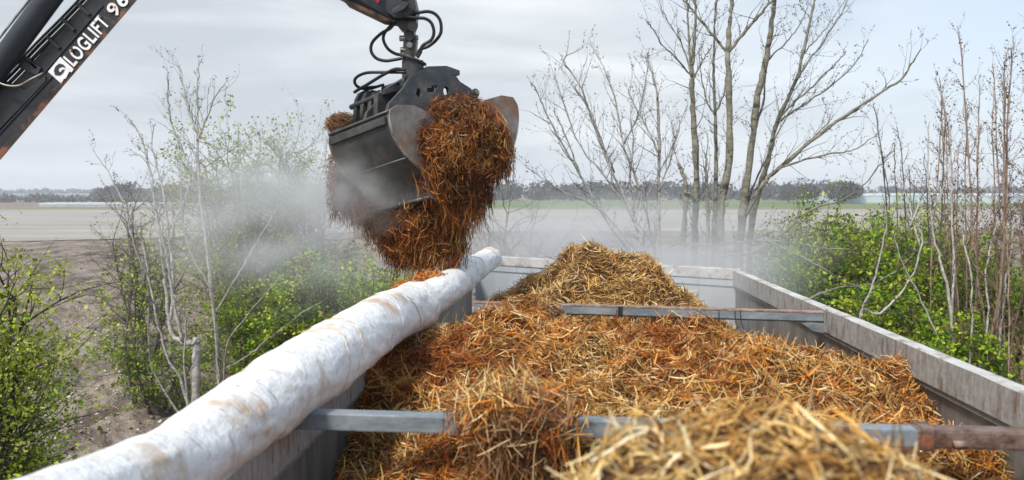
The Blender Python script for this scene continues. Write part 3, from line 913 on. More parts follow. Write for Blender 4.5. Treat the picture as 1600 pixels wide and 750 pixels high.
# front cross bar with the rusty sleeve at its right end
fa = P(425, 653, 3.10); fb = P(1432, 686, 2.90)
fb[2] = fa[2] - .01
dirb = (fb - fa) / np.linalg.norm(fb - fa)
cb = bar('crossbar', fa, fb, .07, .065, M['galv'], trl, .006)
fe = fa + dirb * (R0[0] - .0 + .12 - fa[0] + .02)
sl = bar('crossbar_sleeve', fb - dirb * .015, fe, .074, .072, M['rust'], cb, .012)
bar('collar', fb + dirb * .0, fb + dirb * .05, .088, .088, M['rust'], cb, .01)
for k, (t_off, zz, ln) in enumerate([(-.30, .028, .09), (.12, -.01, .04)]):
    c = fb + dirb * t_off + np.array([0, -.055, zz])
    V, F = tube_geo([c - dirb * ln / 2, c + dirb * ln / 2], [.014, .014], 8)
    link('weld_lug', mesh_py('weld_lug', V, F), M['rustbar'], cb, True)
lv = fb + dirb * (-.17)
tube('ratchet_lever', [lv + np.array([-.09, -.06, -.03]), lv + np.array([0, -.065, .0]), lv + np.array([.02, -.065, -.05])], .011, M['steel'], cb)
bar('lower_flange', fa + dirb * 1.35 + np.array([0, -.01, -.046]), fb + np.array([0, -.01, -.046]), .05, .024, M['rust'], cb)
# far cross bar
ga = P(742, 479, 5.62); gb = P(1286, 492, 5.25)
gb[2] = ga[2] - .015
dirg = (gb - ga) / np.linalg.norm(gb - ga)
cb2 = bar('crossbar', ga, gb, .06, .05, M['galv'], trl, .004)
bar('top_flange', ga + np.array([0, 0, .031]), gb + np.array([0, 0, .031]), .066, .011, M['rustbar'], cb2, .002)
bar('bottom_flange', ga + np.array([0, 0, -.029]), gb + np.array([0, 0, -.029]), .062, .006, M['hose'], cb2, .001)
c = P(971, 485, 5.4)
c = ga + dirg * ((c[0] - ga[0]) / dirg[0])
bar('clamp', c - dirg * .014, c + dirg * .014, .085, .07, M['hose'], cb2, .003)
cc = ga + dirg * ((P(1285, 490, 5.3)[0] - ga[0]) / dirg[0])
hexa('hanger_plate', [cc + np.array(v) for v in ((-.0, -.045, -.11), (.03, -.045, -.13), (.03, .045, -.13), (-.0, .045, -.11), (-.0, -.045, .05), (.03, -.045, .05), (.03, .045, .05), (-.0, .045, .05))], M['wall'], cb2, .004)
prism('gusset', [cc + np.array(v) for v in ((-.01, -.03, -.035), (-.16, -.03, -.035), (-.09, -.03, -.085), (-.01, -.03, -.10))], M['galv'], cb2, (0, .012, 0), .001)
# wire ends hanging below the far bar
for px in (1118, 1142, 1150):
    q = ga + dirg * ((P(px, 490, 5.4)[0] - ga[0]) / dirg[0]) + np.array([0, -.035, 0])
    tube('wire', [q + np.array([0, 0, .03]), q + np.array([.004, -.004, -.03]), q + np.array([.02 * (1 if px > 1120 else .3), -.01, -.09])], .0025, M['hose'], cb2, 5)

# ------------------------------------------------------------------ rolled tarpaulin
keys = [  # px, py, Y, radius
    (-190, 932, 1.35, .112), (234, 750, 2.25, .124), (332, 685, 2.62, .135), (455, 600, 3.15, .147), (536, 546, 3.75, .152), (600, 501, 4.45, .148),
    (634, 486, 4.95, .156), (652, 478, 5.12, .154), (659, 474, 5.17, .124), (666, 471, 5.25, .118), (697, 452, 5.6, .118), (728, 430, 6.6, .118), (750, 414, 7.6, .115), (766, 404, 8.1, .112)]
kp = np.array([list(P(a_, b_, c_)) + [r_] for a_, b_, c_, r_ in keys])
sp = spline(kp, 34)
nS = 72
cent, rad = sp[:, :3], sp[:, 3]
tg = np.gradient(cent, axis=0); tg /= np.linalg.norm(tg, axis=1)[:, None]
arc = np.concatenate([[0], np.cumsum(np.linalg.norm(np.diff(cent, axis=0), axis=1))])
uu = np.cross(tg, [0, 0, 1.0]); uu /= np.linalg.norm(uu, axis=1)[:, None]
vv = np.cross(uu, tg)
ang = np.arange(nS) * 2 * math.pi / nS
A_, S_ = np.meshgrid(ang, arc)
# wrinkles run round the roll at a slant
wr = fbm(np.stack([np.cos(A_) * 1.1 + 3, np.sin(A_) * 1.1, S_ * 7 + A_ * .5], -1), 41, 4, .55)
wr2 = 1 - np.abs(fbm(np.stack([np.cos(A_) * .9, np.sin(A_) * .9, S_ * 3.2 + np.sin(A_) * .8], -1), 52, 3)) * 2
rr = rad[:, None] * (1 + .07 * wr + .09 * np.clip(wr2 - .55, 0, 1) - .02 + .015 * fbm(np.stack([S_ * 1.3, np.cos(A_), np.sin(A_)], -1), 6, 2))
rr *= 1 - .05 * np.maximum(0, -np.sin(A_)) ** 2          # sags flat where it lies on the wall
V = cent[:, None] + rr[..., None] * (np.cos(A_)[..., None] * uu[:, None] + np.sin(A_)[..., None] * vv[:, None])
nA = len(arc)
Vl = [tuple(v) for v in V.reshape(-1, 3)]
F = []
for i in range(nA - 1):
    for j in range(nS):
        F.append((i * nS + j, i * nS + (j + 1) % nS, (i + 1) * nS + (j + 1) % nS, (i + 1) * nS + j))
# rounded far end and flat near end
prev = (nA - 1) * nS
for k, (f_, o_) in enumerate([(.96, .02), (.82, .045), (.55, .055), (.50, .03), (.3, .03), (.26, .045), (.08, .05)]):
    st = len(Vl)
    for j in range(nS):
        v = cent[-1] + tg[-1] * o_ + rr[-1, j] * f_ * (math.cos(ang[j]) * uu[-1] + math.sin(ang[j]) * vv[-1])
        Vl.append(tuple(v))
    for j in range(nS):
        F.append((prev + j, prev + (j + 1) % nS, st + (j + 1) % nS, st + j))
    prev = st
F.append(tuple(prev + j for j in range(nS)))
F.append(tuple(range(nS))[::-1])
roll = empty('tarpaulin_roll', cent[100] * np.array([1, 1, 0]) + np.array([0, 0, 2.9]), 'dirty white rolled up tarpaulin lying along the left trailer wall', 'tarpaulin')
link('rolled_sheet', mesh_py('rolled_sheet', Vl, F), M['tarp'], roll, True)
# thin brown strap seams round the roll
M['crease'] = mat('dirty_crease', (0.34, 0.27, 0.22), 0.8, (0.7, 0.68, 0.66), 9)
M['seam'] = mat('tan_seam', (0.50, 0.36, 0.24), 0.7, (0.66, 0.58, 0.5), 20)
def roll_at(s):
    i = int(np.clip(np.searchsorted(arc, s), 1, nA - 2))
    return i
for q_, (s0, sl_) in enumerate(((2.05, .12), (2.2, .16), (2.9, .2), (3.35, -.1), (4.55, .12), (5.1, .25), (5.6, .2), (6.0, .28), (6.5, .2), (6.8, .3))):
    pts = []
    for j in range(-8, 26):
        a = ang[j % nS] if j >= 0 else ang[j] - 2 * math.pi
        a = j * 2 * math.pi / nS
        i = roll_at(s0 + sl_ * math.sin(a))
        pts.append(cent[i] + (rr[i, j % nS] + .001) * (math.cos(a) * uu[i] + math.sin(a) * vv[i]))
    V_, F_ = tube_geo(np.array(pts), .0035 if q_ < 2 else .0028, 5)
    link('seam', mesh_py('seam', V_, F_), M['seam'] if q_ < 2 else M['crease'], roll, True)

# ------------------------------------------------------------------ straw
ORANGE = np.array([(.62, .20, .022), (.74, .31, .04), (.38, .11, .018), (.76, .41, .10), (.84, .58, .28), (.11, .035, .012)])
GOLD = np.array([(.66, .38, .10), (.78, .52, .19), (.44, .21, .05), (.86, .67, .37), (.20, .10, .03), (.10, .045, .018)])
PALE = np.array([(.80, .58, .24), (.86, .70, .38), (.68, .43, .13), (.60, .34, .08), (.90, .80, .55), (.32, .17, .06)])
GREYB = np.array([(.30, .165, .075), (.44, .28, .14), (.18, .09, .038), (.58, .41, .22), (.09, .045, .02), (.34, .15, .05)])
def straws(name, Pp, D, Ln, W, colr, rng, parent, curl=.25, nrm=None):
    """curved, creased strips: 4 sections of 3 points"""
    n = len(Pp)
    D = D / (np.linalg.norm(D, axis=1)[:, None] + 1e-9)
    ref = rng.normal(size=(n, 3))
    b = np.cross(D, ref); b /= np.linalg.norm(b, axis=1)[:, None] + 1e-9
    c = np.cross(D, b)
    bend = (rng.normal(size=n) * curl)[:, None]
    kink = (rng.normal(size=n) * curl * .6)[:, None]
    secs = []
    for k, t in enumerate((-.5, -.17, .17, .5)):
        x = Pp + D * (t * Ln)[:, None] + c * bend * Ln[:, None] * (t * t * 2) + b * kink * Ln[:, None] * (t ** 3) * 3
        wk = W * (1 - .45 * (abs(t) > .4))
        secs.append(np.stack([x - b * wk[:, None] * .5, x + c * wk[:, None] * .28, x + b * wk[:, None] * .5], 1))
    V = np.stack(secs, 1).reshape(n * 12, 3)
    f = []
    for k in range(3):
        for j in range(2):
            a = k * 3 + j
            f.append((a, a + 1, a + 4, a + 3))
    F = (np.array(f)[None] + (np.arange(n) * 12)[:, None, None]).reshape(-1, 4)
    return link(name, mesh_np(name, V, F, np.repeat(colr, 12, 0)), M['straw'], parent)
def hf_heap(name, label, x0, x1, y0, y1, hfun, mask, n, Lr, Wr, pals, seed, group='heaps of straw manure', res=.02, lift=.025, up=.25, aniso=.55):
    rng = np.random.default_rng(seed)
    gx = np.arange(x0, x1 + res, res); gy = np.arange(y0, y1 + res, res)
    X, Y = np.meshgrid(gx, gy)
    Z = hfun(X, Y)
    cx_, cy_ = (x0 + x1) / 2, (y0 + y1) / 2
    t = empty(name, (cx_, cy_, float(Z.min())), label, 'manure heap', group)
    ny, nx = X.shape
    V = np.stack([X, Y, Z], -1).reshape(-1, 3)
    idx = np.arange(ny * nx).reshape(ny, nx)
    F = np.stack([idx[:-1, :-1], idx[:-1, 1:], idx[1:, 1:], idx[1:, :-1]], -1).reshape(-1, 4)
    mk = mask(X, Y)
    fk = (mk[:-1, :-1] & mk[1:, 1:]).ravel()
    F = F[fk]
    if not isinstance(F, np.ndarray) or len(F) == 0: return t
    # drop unused verts
    used = np.unique(F); rem = -np.ones(len(V), int); rem[used] = np.arange(len(used))
    link('manure_core', mesh_np('manure_core', V[used], rem[F]), M['core'], t, True)
    m_ = int(n * 1.6)
    px = x0 + (x1 - x0) * rng.random(m_); py = y0 + (y1 - y0) * rng.random(m_)
    ok = mask(px, py)
    px, py = px[ok][:n], py[ok][:n]
    e = .03
    z = hfun(px, py)
    gx_ = (hfun(px + e, py) - hfun(px - e, py)) / (2 * e)
    gy_ = (hfun(px, py + e) - hfun(px, py - e)) / (2 * e)
    nr = np.stack([-gx_, -gy_, np.ones_like(gx_)], -1); nr /= np.linalg.norm(nr, axis=1)[:, None]
    th = fbm(np.stack([px * 4.5, py * 4.5, px * 0], -1), seed + 3, 3) * 9 + rng.normal(size=len(px)) * aniso
    D = np.stack([np.cos(th), np.sin(th), np.zeros_like(th)], -1)
    D -= nr * np.sum(D * nr, 1)[:, None]
    stick = rng.random(len(px)) < .07
    D = D + nr * (rng.normal(size=len(px)) * up + stick * rng.random(len(px)) * 1.6)[:, None]
    Ln = Lr[0] + (Lr[1] - Lr[0]) * rng.random(len(px)) ** 2.0
    W = Wr[0] + (Wr[1] - Wr[0]) * rng.random(len(px)) ** 2
    Pp = np.stack([px, py, z], -1) + nr * (rng.random(len(px)) * lift + stick * .01)[:, None]
    # colour: patches of differently wetted and aged straw
    u = fbm(np.stack([px * 2.4, py * 2.4, px * 0 + 3], -1), seed + 5, 3) * 1.6 + .5 + rng.normal(size=len(px)) * .16
    k = np.clip((u * len(pals)).astype(int), 0, len(pals) - 1)
    pa = np.array(pals)
    col = pa[k, rng.choice(6, len(px), p=[.24, .22, .18, .16, .12, .08])]
    col = col * (.65 + .65 * rng.random((len(px), 1)))
    straws('straw', Pp, D, Ln, W, col, rng, t, .38)
    return t
def G(X, Y, cx, cy, sx, sy):
    return np.exp(-((X - cx) / sx) ** 2 - ((Y - cy) / sy) ** 2)
def lin(x, a, b):
    return np.clip((x - a) / (b - a), 0, 1)
def sst(x, a, b):
    t = lin(x, a, b)
    return t * t * (3 - 2 * t)
def lump(X, Y, seed, a=.07):
    p = np.stack([X, Y, X * 0], -1)
    r1 = 1 - np.abs(fbm(p * 3.3, seed, 2)) * 2
    return a * (1.0 * fbm(p * 2.2, seed + 1, 3) + .55 * r1 - .3 +   .75 * fbm(p * 7, seed + 2, 2)) + .024 * fbm(p * 19, seed + 4, 2)
def xl(y): return L0[0] + (L1[0] - L0[0]) * (y - YN) / (L1[1] - YN) - .03
def xr(y): return R0[0] + (R1[0] - R0[0]) * (y - YN) / (R1[1] - YN) + .03
def inside(X, Y): return (X > xl(Y)) & (X < xr(Y))
def h_mid(X, Y):
    h = 2.755 + .16 * G(X, Y, .75, 4.7, 1.1, 1.3) + .13 * G(X, Y, -.25, 4.9, .5, .55) + .06 * G(X, Y, 1.1, 3.6, .5, .8)
    dl = X - xl(Y)
    h -= (.42 * (1 - sst(dl, 0, .75))) * (1 - sst(Y, 3.5, 4.5))
    h -= .05 * (1 - sst(xr(Y) - X, 0, .5))
    h -= .24 * (1 - sst(Y, 2.7, 3.3))
    h -= .06 * sst(Y, 4.4, 5.2)
    h -= .9 * sst(Y, 5.6, 6.4)
    h -= .3 * (1 - sst(xr(Y) - X, 0, .9)) * sst(Y, 4.6, 5.8)
    return h + lump(X, Y, 101, .12)
hf_heap('manure_heap', 'broad orange brown heap of straw manure filling the middle of the trailer', -.9, 2.15, 1.75, 6.5, h_mid, inside, 86000, (.04, .17), (.0028, .0075),
        [ORANGE * np.array([.5, .36, .3]), ORANGE, GOLD, ORANGE * np.array([.5, .4, .36]), ORANGE, PALE, ORANGE, ORANGE * np.array([.42, .32, .3]), ORANGE, GOLD], 200, lift=.03)
def h_back(X, Y):
    X_ = X + .10 * fbm(np.stack([X * 2, Y * 2, X * 0], -1), 77, 2)
    rr_ = np.sqrt(((X_ - .66) / 1.12) ** 2 + ((Y - 6.35) / .95) ** 2)
    h = 3.43 - .83 * np.sqrt(rr_ ** 2 + .045) ** 1.05 + .13 * G(X, Y, 1.00, 6.2, .14, .25) - .05 * G(X, Y, .25, 6.2, .2, .3) + .09 * G(X, Y, .62, 6.3, .16, .3)
    return np.maximum(h, 1.6) + lump(X, Y, 131, .085)
def m_back(X, Y): return inside(X, Y) & (np.sqrt((X - .64) ** 2 + (Y - 6.35) ** 2) < 1.4)
hf_heap('manure_heap', 'pointed brown and golden heap of straw behind the far crossbar', -.6, 1.95, 5.1, 7.5, h_back, m_back, 34000, (.03, .15), (.003, .008),
        [GOLD, GOLD, GREYB, PALE * .9, PALE, ORANGE, GOLD], 210, lift=.03, up=.3)
def h_front(X, Y):
    h = 2.35 + .88 * np.exp(-((X - .42) / .58) ** 4 - ((Y - 1.40) / .54) ** 2) + .13 * G(X, Y, .35, 1.42, .17, .28) + .5 * G(X, Y, .32, .75, .55, .4)
    return np.minimum(h, 3.30) + lump(X, Y, 151, .035)
def m_front(X, Y): return inside(X, Y) & (Y < 2.3)
hf_heap('manure_heap', 'nearest heap of pale yellow straw at the bottom of the picture', -.75, 1.8, .1, 2.3, h_front, m_front, 34000, (.03, .15), (.0028, .0065),
        [GOLD, PALE, PALE, PALE, PALE * 1.1, PALE, GOLD], 220, lift=.035, up=.34, aniso=.9)

# blobs of matted straw: hanging clump, load of the grab, bits on the roll
def blob_straw(name, label, cat, blobs, n, Lr, Wr, pals, seed, down=.9, rnd=.6, group=None, lift=.03, curl=.25, noise_a=.22, core=True, fieldk=2.2, fringe=0):
    rng = np.random.default_rng(seed)
    B = np.array([list(P(b[0], b[1], b[2])) + [b[3], b[4], b[5]] for b in blobs])
    t = empty(name, (B[:, 0].mean(), B[:, 1].mean(), (B[:, 2] - B[:, 5]).min()), label, cat, group)
    if core:
        V, F = [], []
        for b in B:
            bm = bmesh.new(); bmesh.ops.create_icosphere(bm, subdivisions=4, radius=1)
            c = np.array([v.co[:] for v in bm.verts]); ff = [[v.index for v in f.verts] for f in bm.faces]; bm.free()
            k = len(V)
            dsp = 1 + noise_a * fbm(c * 2.8 + b[:3] * 3, seed + 1, 3) - .08
            V += [tuple(v) for v in b[:3] + c * dsp[:, None] * b[3:]]
            F += [tuple(k + i for i in f) for f in ff]
        link('manure_core', mesh_py('manure_core', V, F), M['core'], t, True)
    area = (B[:, 3] * B[:, 5]) ** .8
    k = rng.choice(len(B), n, p=area / area.sum())
    c = rng.normal(size=(n, 3)); c /= np.linalg.norm(c, axis=1)[:, None]
    dsp = 1 + noise_a * fbm(c * 2.8 + B[k, :3] * 3, seed + 1, 3) - .06
    p = B[k, :3] + c * dsp[:, None] * B[k, 3:]
    nr = c / B[k, 3:]; nr /= np.linalg.norm(nr, axis=1)[:, None]
    p = p + nr * (rng.random(n) * lift)[:, None]
    hid = np.zeros(n, bool)
    for j in range(len(B)):
        q = (p - B[j, :3]) / (B[j, 3:] * .86)
        hid |= (np.sum(q * q, 1) < 1) & (k != j)
    p, nr, k = p[~hid], nr[~hid], k[~hid]
    n = len(p)
    fld = np.stack([fbm(p * 5, seed + q, 2) for q in (11, 12, 13)], -1) * fieldk
    D = fld + rng.normal(size=(n, 3)) * rnd + np.array([0, 0, -down])
    D -= nr * np.sum(D * nr, 1)[:, None] * .75
    D += nr * (rng.random(n) < .1)[:, None] * rng.random((n, 1)) * 1.2
    Ln = Lr[0] + (Lr[1] - Lr[0]) * rng.random(n) ** 2
    if fringe:
        fr = (nr[:, 2] < -.25) & (rng.random(n) < fringe)
        D[fr] = D[fr] * .35 + np.array([0, 0, -1.0])
        Ln[fr] *= 1.7
        p[fr] += np.array([0, 0, -.5]) * Ln[fr][:, None] * rng.random((fr.sum(), 1))
    if fringe:
        lo_ = (rng.random(n) < .012) & (nr[:, 2] < .1)
        p[lo_] += rng.normal(size=(lo_.sum(), 3)) * .03 + np.array([0, 0, -1]) * rng.random((lo_.sum(), 1)) * .16
    W = Wr[0] + (Wr[1] - Wr[0]) * rng.random(n) ** 2
    u = fbm(p * 3.2, seed + 21, 3) * 1.6 + .5 + rng.normal(size=n) * .16
    kk = np.clip((u * len(pals)).astype(int), 0, len(pals) - 1)
    col = np.array(pals)[kk, rng.choice(6, n, p=[.24, .22, .18, .14, .10, .12])] * (.8 + .4 * rng.random((n, 1)))
    straws('straw', p, D, Ln, W, col, rng, t, curl)
    return t
s6 = 6 / FPX
DK = ORANGE * np.array([.42, .36, .36]); RB = ORANGE * np.array([.8, .62, .55])
blob_straw('manure_load', 'dripping load of brown straw manure hanging from the open grab', 'manure load', [
    (712, 202, 5.9, 40 * s6, .24, 40 * s6), (738, 216, 6.0, 36 * s6, .22, 44 * s6), (764, 228, 6.05, 26 * s6, .18, 36 * s6), (778, 242, 6.0, 14 * s6, .1, 24 * s6),
    (692, 248, 5.68, 36 * s6, .17, 52 * s6), (682, 226, 5.62, 24 * s6, .1, 18 * s6), (732, 270, 5.9, 32 * s6, .2, 42 * s6), (732, 308, 5.95, 18 * s6, .16, 28 * s6), (712, 300, 5.75, 30 * s6, .15, 40 * s6),
    (664, 312, 6.05, 46 * s6, .22, 34 * s6), (550, 305, 6.35, 28 * s6, .16, 26 * s6), (600, 332, 6.2, 38 * s6, .2, 28 * s6), (630, 358, 6.1, 38 * s6, .2, 32 * s6),
    (668, 346, 5.95, 40 * s6, .22, 36 * s6), (699, 356, 5.95, 24 * s6, .16, 34 * s6), (640, 388, 6.0, 34 * s6, .16, 20 * s6), (682, 388, 5.95, 30 * s6, .15, 18 * s6), (536, 274, 6.35, 16 * s6, .12, 22 * s6)],
    46000, (.025, .12), (.003, .0068), [DK * .5, RB * .8, DK * .6, RB * .7, ORANGE * .85, DK * .7, RB * .8, GOLD * .9, DK * .6], 300, down=.75, rnd=1.0, lift=.07, noise_a=.62, fieldk=1.2, fringe=.5)
blob_straw('manure_load', 'small bit of straw poking out behind the left shell of the grab', 'manure load', [(538, 195, 6.38, 27 * s6, .12, 14 * s6)],
           1800, (.03, .09), (.0028, .005), [RB, GREYB], 301, down=.3)
blob_straw('straw_clump', 'dark tangled clump of straw draped over the near crossbar', 'straw clump', [
(792, 634, 2.92, .10, .07, .03), (848, 646, 2.9, .06, .06, .022), (742, 650, 2.95, .045, .05, .018), (772, 668, 2.88, .03, .03, .05), (820, 676, 2.88, .04, .03, .05)],
    2700, (.05, .2), (.003, .008), [GREYB, RB, GREYB, ORANGE, GOLD, PALE], 302, down=.9, rnd=1.1, group='loose straw clumps', lift=.09, noise_a=.5, fieldk=1, core=False, fringe=.35)
blob_straw('straw_clump', 'brown straw tuft lodged on the left part of the far crossbar', 'straw clump', [
    (825, 482, 5.45, .13, .08, .05), (850, 489, 5.4, .09, .06, .04)], 3600, (.03, .12), (.003, .006), [GREYB, GOLD, DK, RB], 303, down=.4, rnd=1, group='loose straw clumps', lift=.05)
blob_straw('straw_clump', 'orange straw lying on top of the white roll below the grab', 'straw clump', [
    (640, 452, 5.15, .085, .07, .02), (672, 437, 5.5, .09, .08, .028), (712, 424, 6.2, .075, .1, .022)], 1500, (.04, .14), (.003, .007), [ORANGE, RB, ORANGE], 304, down=0.1, rnd=.9, group='loose straw clumps', lift=.03, core=False)
blob_straw('straw_clump', 'thin smear of tan chaff on the middle of the white roll', 'straw clump', [(522, 512, 3.95, .05, .08, .010)], 350, (.008, .03), (.003, .006), [GOLD, PALE], 305, down=0, rnd=.9, group='loose straw clumps', lift=.008, core=False)

# ------------------------------------------------------------------ loader crane
crane = empty('loader_crane', (P(-232, 300, 5.1)[0], 5.1, 0), 'black loader crane boom with peeling white lettering reaching over the trailer', 'crane')
YB = 5.0
poly = [(-190, 470), (0, 249), (213, 0), (345, -154), (372, -186), (316, -202), (262, -142), (146, -8), (12, 140), (-60, 222), (-250, 430)]
boom = prism('boom', [P(x, y, YB) for x, y in poly], M['black'], crane, (-.085, .17, .022), .006)
# rusty lower edge strip and seam ribs
prism('edge_strip', [P(x, y, YB - .004) for x, y in ((-185, 464), (213, 0), (345, -154), (341, -158), (205, -2), (-190, 452))], M['blackrust'], boom, (0, .004, 0), 0)
prism('rust_patch', [P(x, y, YB - .003) for x, y in ((22, 214), (60, 172), (88, 134), (98, 128), (84, 146), (40, 198), (28, 216))], M['blackrust'], boom, (0, .003, 0), 0)
def strip(name, a, b, wpx, m, par, Y=YB, dy=-.004, th=.01):
    a = np.array(a, float); b = np.array(b, float)
    dd = (b - a) / np.linalg.norm(b - a); nn = np.array([-dd[1], dd[0]]) * wpx / 2
    q = [a - nn, b - nn, b + nn, a + nn]
    return prism(name, [P(x, y, Y + dy) for x, y in q], m, par, (0, th, 0), .001)
strip('seam_rib', (-40, 250), (82, 118), 2.0, M['navy'], boom, dy=-.008, th=.01)
strip('seam_rib', (66, 116), (160, 8), 2.0, M['navy'], boom, dy=-.008, th=.01)
# gusset plate over the lower end
prism('gusset_plate', [P(x, y, YB - .012) for x, y in ((-60, 135), (-2, 122), (22, 132), (38, 142), (62, 128), (70, 118), (72, 126), (40, 160), (-60, 262))], M['black'], boom, (0, .012, 0), .003)
# hoses and pipes on top of the boom
for k, (o_, r_) in enumerate([((5, 5), .011), ((0, 0), .010), ((-4, -4), .008), ((9, 10), .008), ((12, 13), .006)]):
    pts = [P(x + o_[0], y + o_[1], YB + .02 + .03 * (k % 3)) for x, y in ((-30, 158), (12, 122), (60, 72), (110, 22), (160, -32), (230, -112), (300, -192))]
    tube('hydraulic_pipe', pts, r_, M['navy'] if k == 3 else M['hose'], crane, 8)
for (x, y) in ((40, 92), (75, 60), (98, 32), (122, 8)):
    strip('pipe_clamp', (x - 3, y - 3), (x + 17, y + 15), 4, M['hose'], crane, dy=-.02, th=.09)
prism('bracket', [P(x, y, YB - .02) for x, y in ((26, 104), (36, 90), (64, 106), (58, 118))], M['black'], crane, (0, .05, 0), .003)
# lifting cylinder
cyl('lift_cylinder', P(-110, 250, 4.95), P(150, -102, 4.95), .066, M['navy'], crane, 32)
cyl('cylinder_rod', P(148, -100, 4.95), P(262, -254, 4.95), .035, M['steel'], crane, 24)
tube('cylinder_pipe', [P(-100, 190, 4.93), P(8, 48, 4.93), P(52, -8, 4.93), P(120, -100, 4.93)], .007, M['steel'], crane, 8)
tube('hose', [P(-20, 118, 4.93), P(5, 132, 4.92), P(28, 134, 4.92), P(48, 124, 4.92), P(68, 114, 4.95)], .006, M['edge'], crane, 8)
# column and foot out of frame on the left
cyl('column', (P(-232, 300, 5.1)[0], 5.1, 0), (P(-232, 300, 5.1)[0], 5.1, 3.9), .17, M['black'], crane, 24)
prism('column_foot', [(P(-232, 300, 5.1)[0] + x, 4.7, z) for x, z in ((-.5, 0), (.5, 0), (.4, .5), (-.4, .5))], M['black'], crane, (0, .8, 0), .02)
prism('column_head', [P(x, y, 4.95) for x, y in ((-290, 520), (-170, 500), (-150, 420), (-190, 380), (-120, 220), (-100, 235), (-160, 400), (-230, 400), (-290, 440))], M['black'], crane, (0, .3, 0), .01)
# knuckle and outer boom
cyl('knuckle_pin', P(335, -178, 4.9), P(335, -178, 5.35), .05, M['steel'], crane)
ob = [(300, -215), (345, -225), (560, -38), (626, 0), (640, 8), (618, 34), (610, 32), (540, 0), (480, -32), (300, -150)]
def Yo(x): return 5.15 + (x - 300) / 330 * .75
outer = prism('outer_boom', [P(x, y, Yo(x)) for x, y in ob], M['black'], crane, (0, .18, 0), .006)
prism('underside_strip', [P(x, y, Yo(x) - .006) for x, y in ((540, 0), (562, 8), (618, 34), (611, 33), (596, 31), (538, 3))], M['blackrust'], outer, (0, .17, 0), .001)
cyl('marker_disc', P(588, 0, Yo(588) - .006), P(588, 0, Yo(588) + .01), .022, M['red'], outer, 16)
prism('tip_bracket', [P(x, y, 5.84) for x, y in ((594, 12), (606, -30), (640, -30), (650, 10), (648, 16), (636, 28), (616, 28))], M['black'], outer, (0, .26, 0), .008)
prism('tip_plate', [P(x, y, 5.80) for x, y in ((622, -12), (632, -12), (628, 2), (640, 4), (632, 14), (614, 22), (612, 16), (624, 8))], M['black'], outer, (0, .02, 0), .003)
prism('link_fork', [P(x, y, 5.90) for x, y in ((612, 28), (626, -30), (642, -30), (650, 20), (650, 36), (646, 46), (634, 50), (624, 44))], M['black'], outer, (0, .14, 0), .008)
cyl('fork_pin', P(645, 41, 5.86), P(645, 41, 6.1), .035, M['grab'], outer, 20)
for (x, y) in ((625, 17), (623, 24)):
    cyl('hose_coupling', P(x, y, 5.86), P(x + 9, y + 1, 5.87), .011, M['steel'], outer, 12)
M['letter'] = bpy.data.materials.new('peeling_white_letters')
m_ = M['letter']; m_.use_nodes = True; t = m_.node_tree; b_ = t.nodes['Principled BSDF']
g_ = t.nodes.new('ShaderNodeTexCoord'); nn_ = t.nodes.new('ShaderNodeTexNoise')
nn_.inputs['Scale'].default_value = 22; nn_.inputs['Detail'].default_value = 5
t.links.new(g_.outputs['Object'], nn_.inputs['Vector'])
rp = t.nodes.new('ShaderNodeValToRGB')
rp.color_ramp.elements[0].position = .33; rp.color_ramp.elements[0].color = (.018, .016, .018, 1)
rp.color_ramp.elements[1].position = .35; rp.color_ramp.elements[1].color = (.80, .66, .58, 1)
e2 = rp.color_ramp.elements.new(.48); e2.color = (.82, .84, .86, 1)
t.links.new(nn_.outputs['Fac'], rp.inputs[0]); t.links.new(rp.outputs[0], b_.inputs['Base Color'])
b_.inputs['Roughness'].default_value = .6
def lettering(s, a, b, hpx, parent):
    """text whose baseline runs from pixel a to pixel b on the boom's face"""
    cu = bpy.data.curves.new('lettering', 'FONT')
    cu.body = s; cu.extrude = .002; cu.offset = .022; cu.space_character = 1.12
    tmp = bpy.data.objects.new('tmp', cu); COL.objects.link(tmp)
    dg = bpy.context.evaluated_depsgraph_get()
    me = bpy.data.meshes.new_from_object(tmp.evaluated_get(dg)); bpy.data.objects.remove(tmp)
    c = np.array([v.co[:] for v in me.vertices])
    x0, x1 = c[:, 0].min(), c[:, 0].max(); h = c[:, 1].max() - c[:, 1].min(); y0 = c[:, 1].min()
    A, Bp = P(*a, YB - .010), P(*b, YB - .010)
    d_ = Bp - A; ln = np.linalg.norm(d_); d_ /= ln
    u_ = np.cross(np.array([0, -1.0, 0]), d_)         # up of the letters, in the boom's face
    if u_[0] > 0: u_ = -u_
    hm = hpx * YB / FPX
    q = A + ((c[:, 0] - x0) / (x1 - x0) * ln)[:, None] * d_ + ((c[:, 1] - y0) / h * hm)[:, None] * u_ + (c[:, 2] / .002 * -.001)[:, None] * np.array([0, 1.0, 0])
    for v, w_ in zip(me.vertices, q): v.co = w_
    me.materials.clear(); me.name = 'lettering'
    return link('lettering', me, m_, parent)
lettering('LOGLIFT', (116, 105), (173, 37), 23, boom)
lettering('96 S', (181, 28), (222, -20), 22, boom)
em = prism('emblem', [P(x, y, YB - .010) for x, y in ((75, 112), (94, 89), (115, 108), (112, 113), (108, 112), (103, 122), (99, 124), (96, 131))], M['letter'], boom, (0, .003, 0), 0)
prism('emblem_mark', [P(x, y, YB - .013) for x, y in ((86, 117), (84, 110), (87, 103), (93, 99), (99, 101), (103, 106), (97, 104), (92, 106), (91, 110), (94, 113), (97, 109), (101, 108), (98, 114), (93, 118))], M['black'], em, (0, .002, 0), 0)

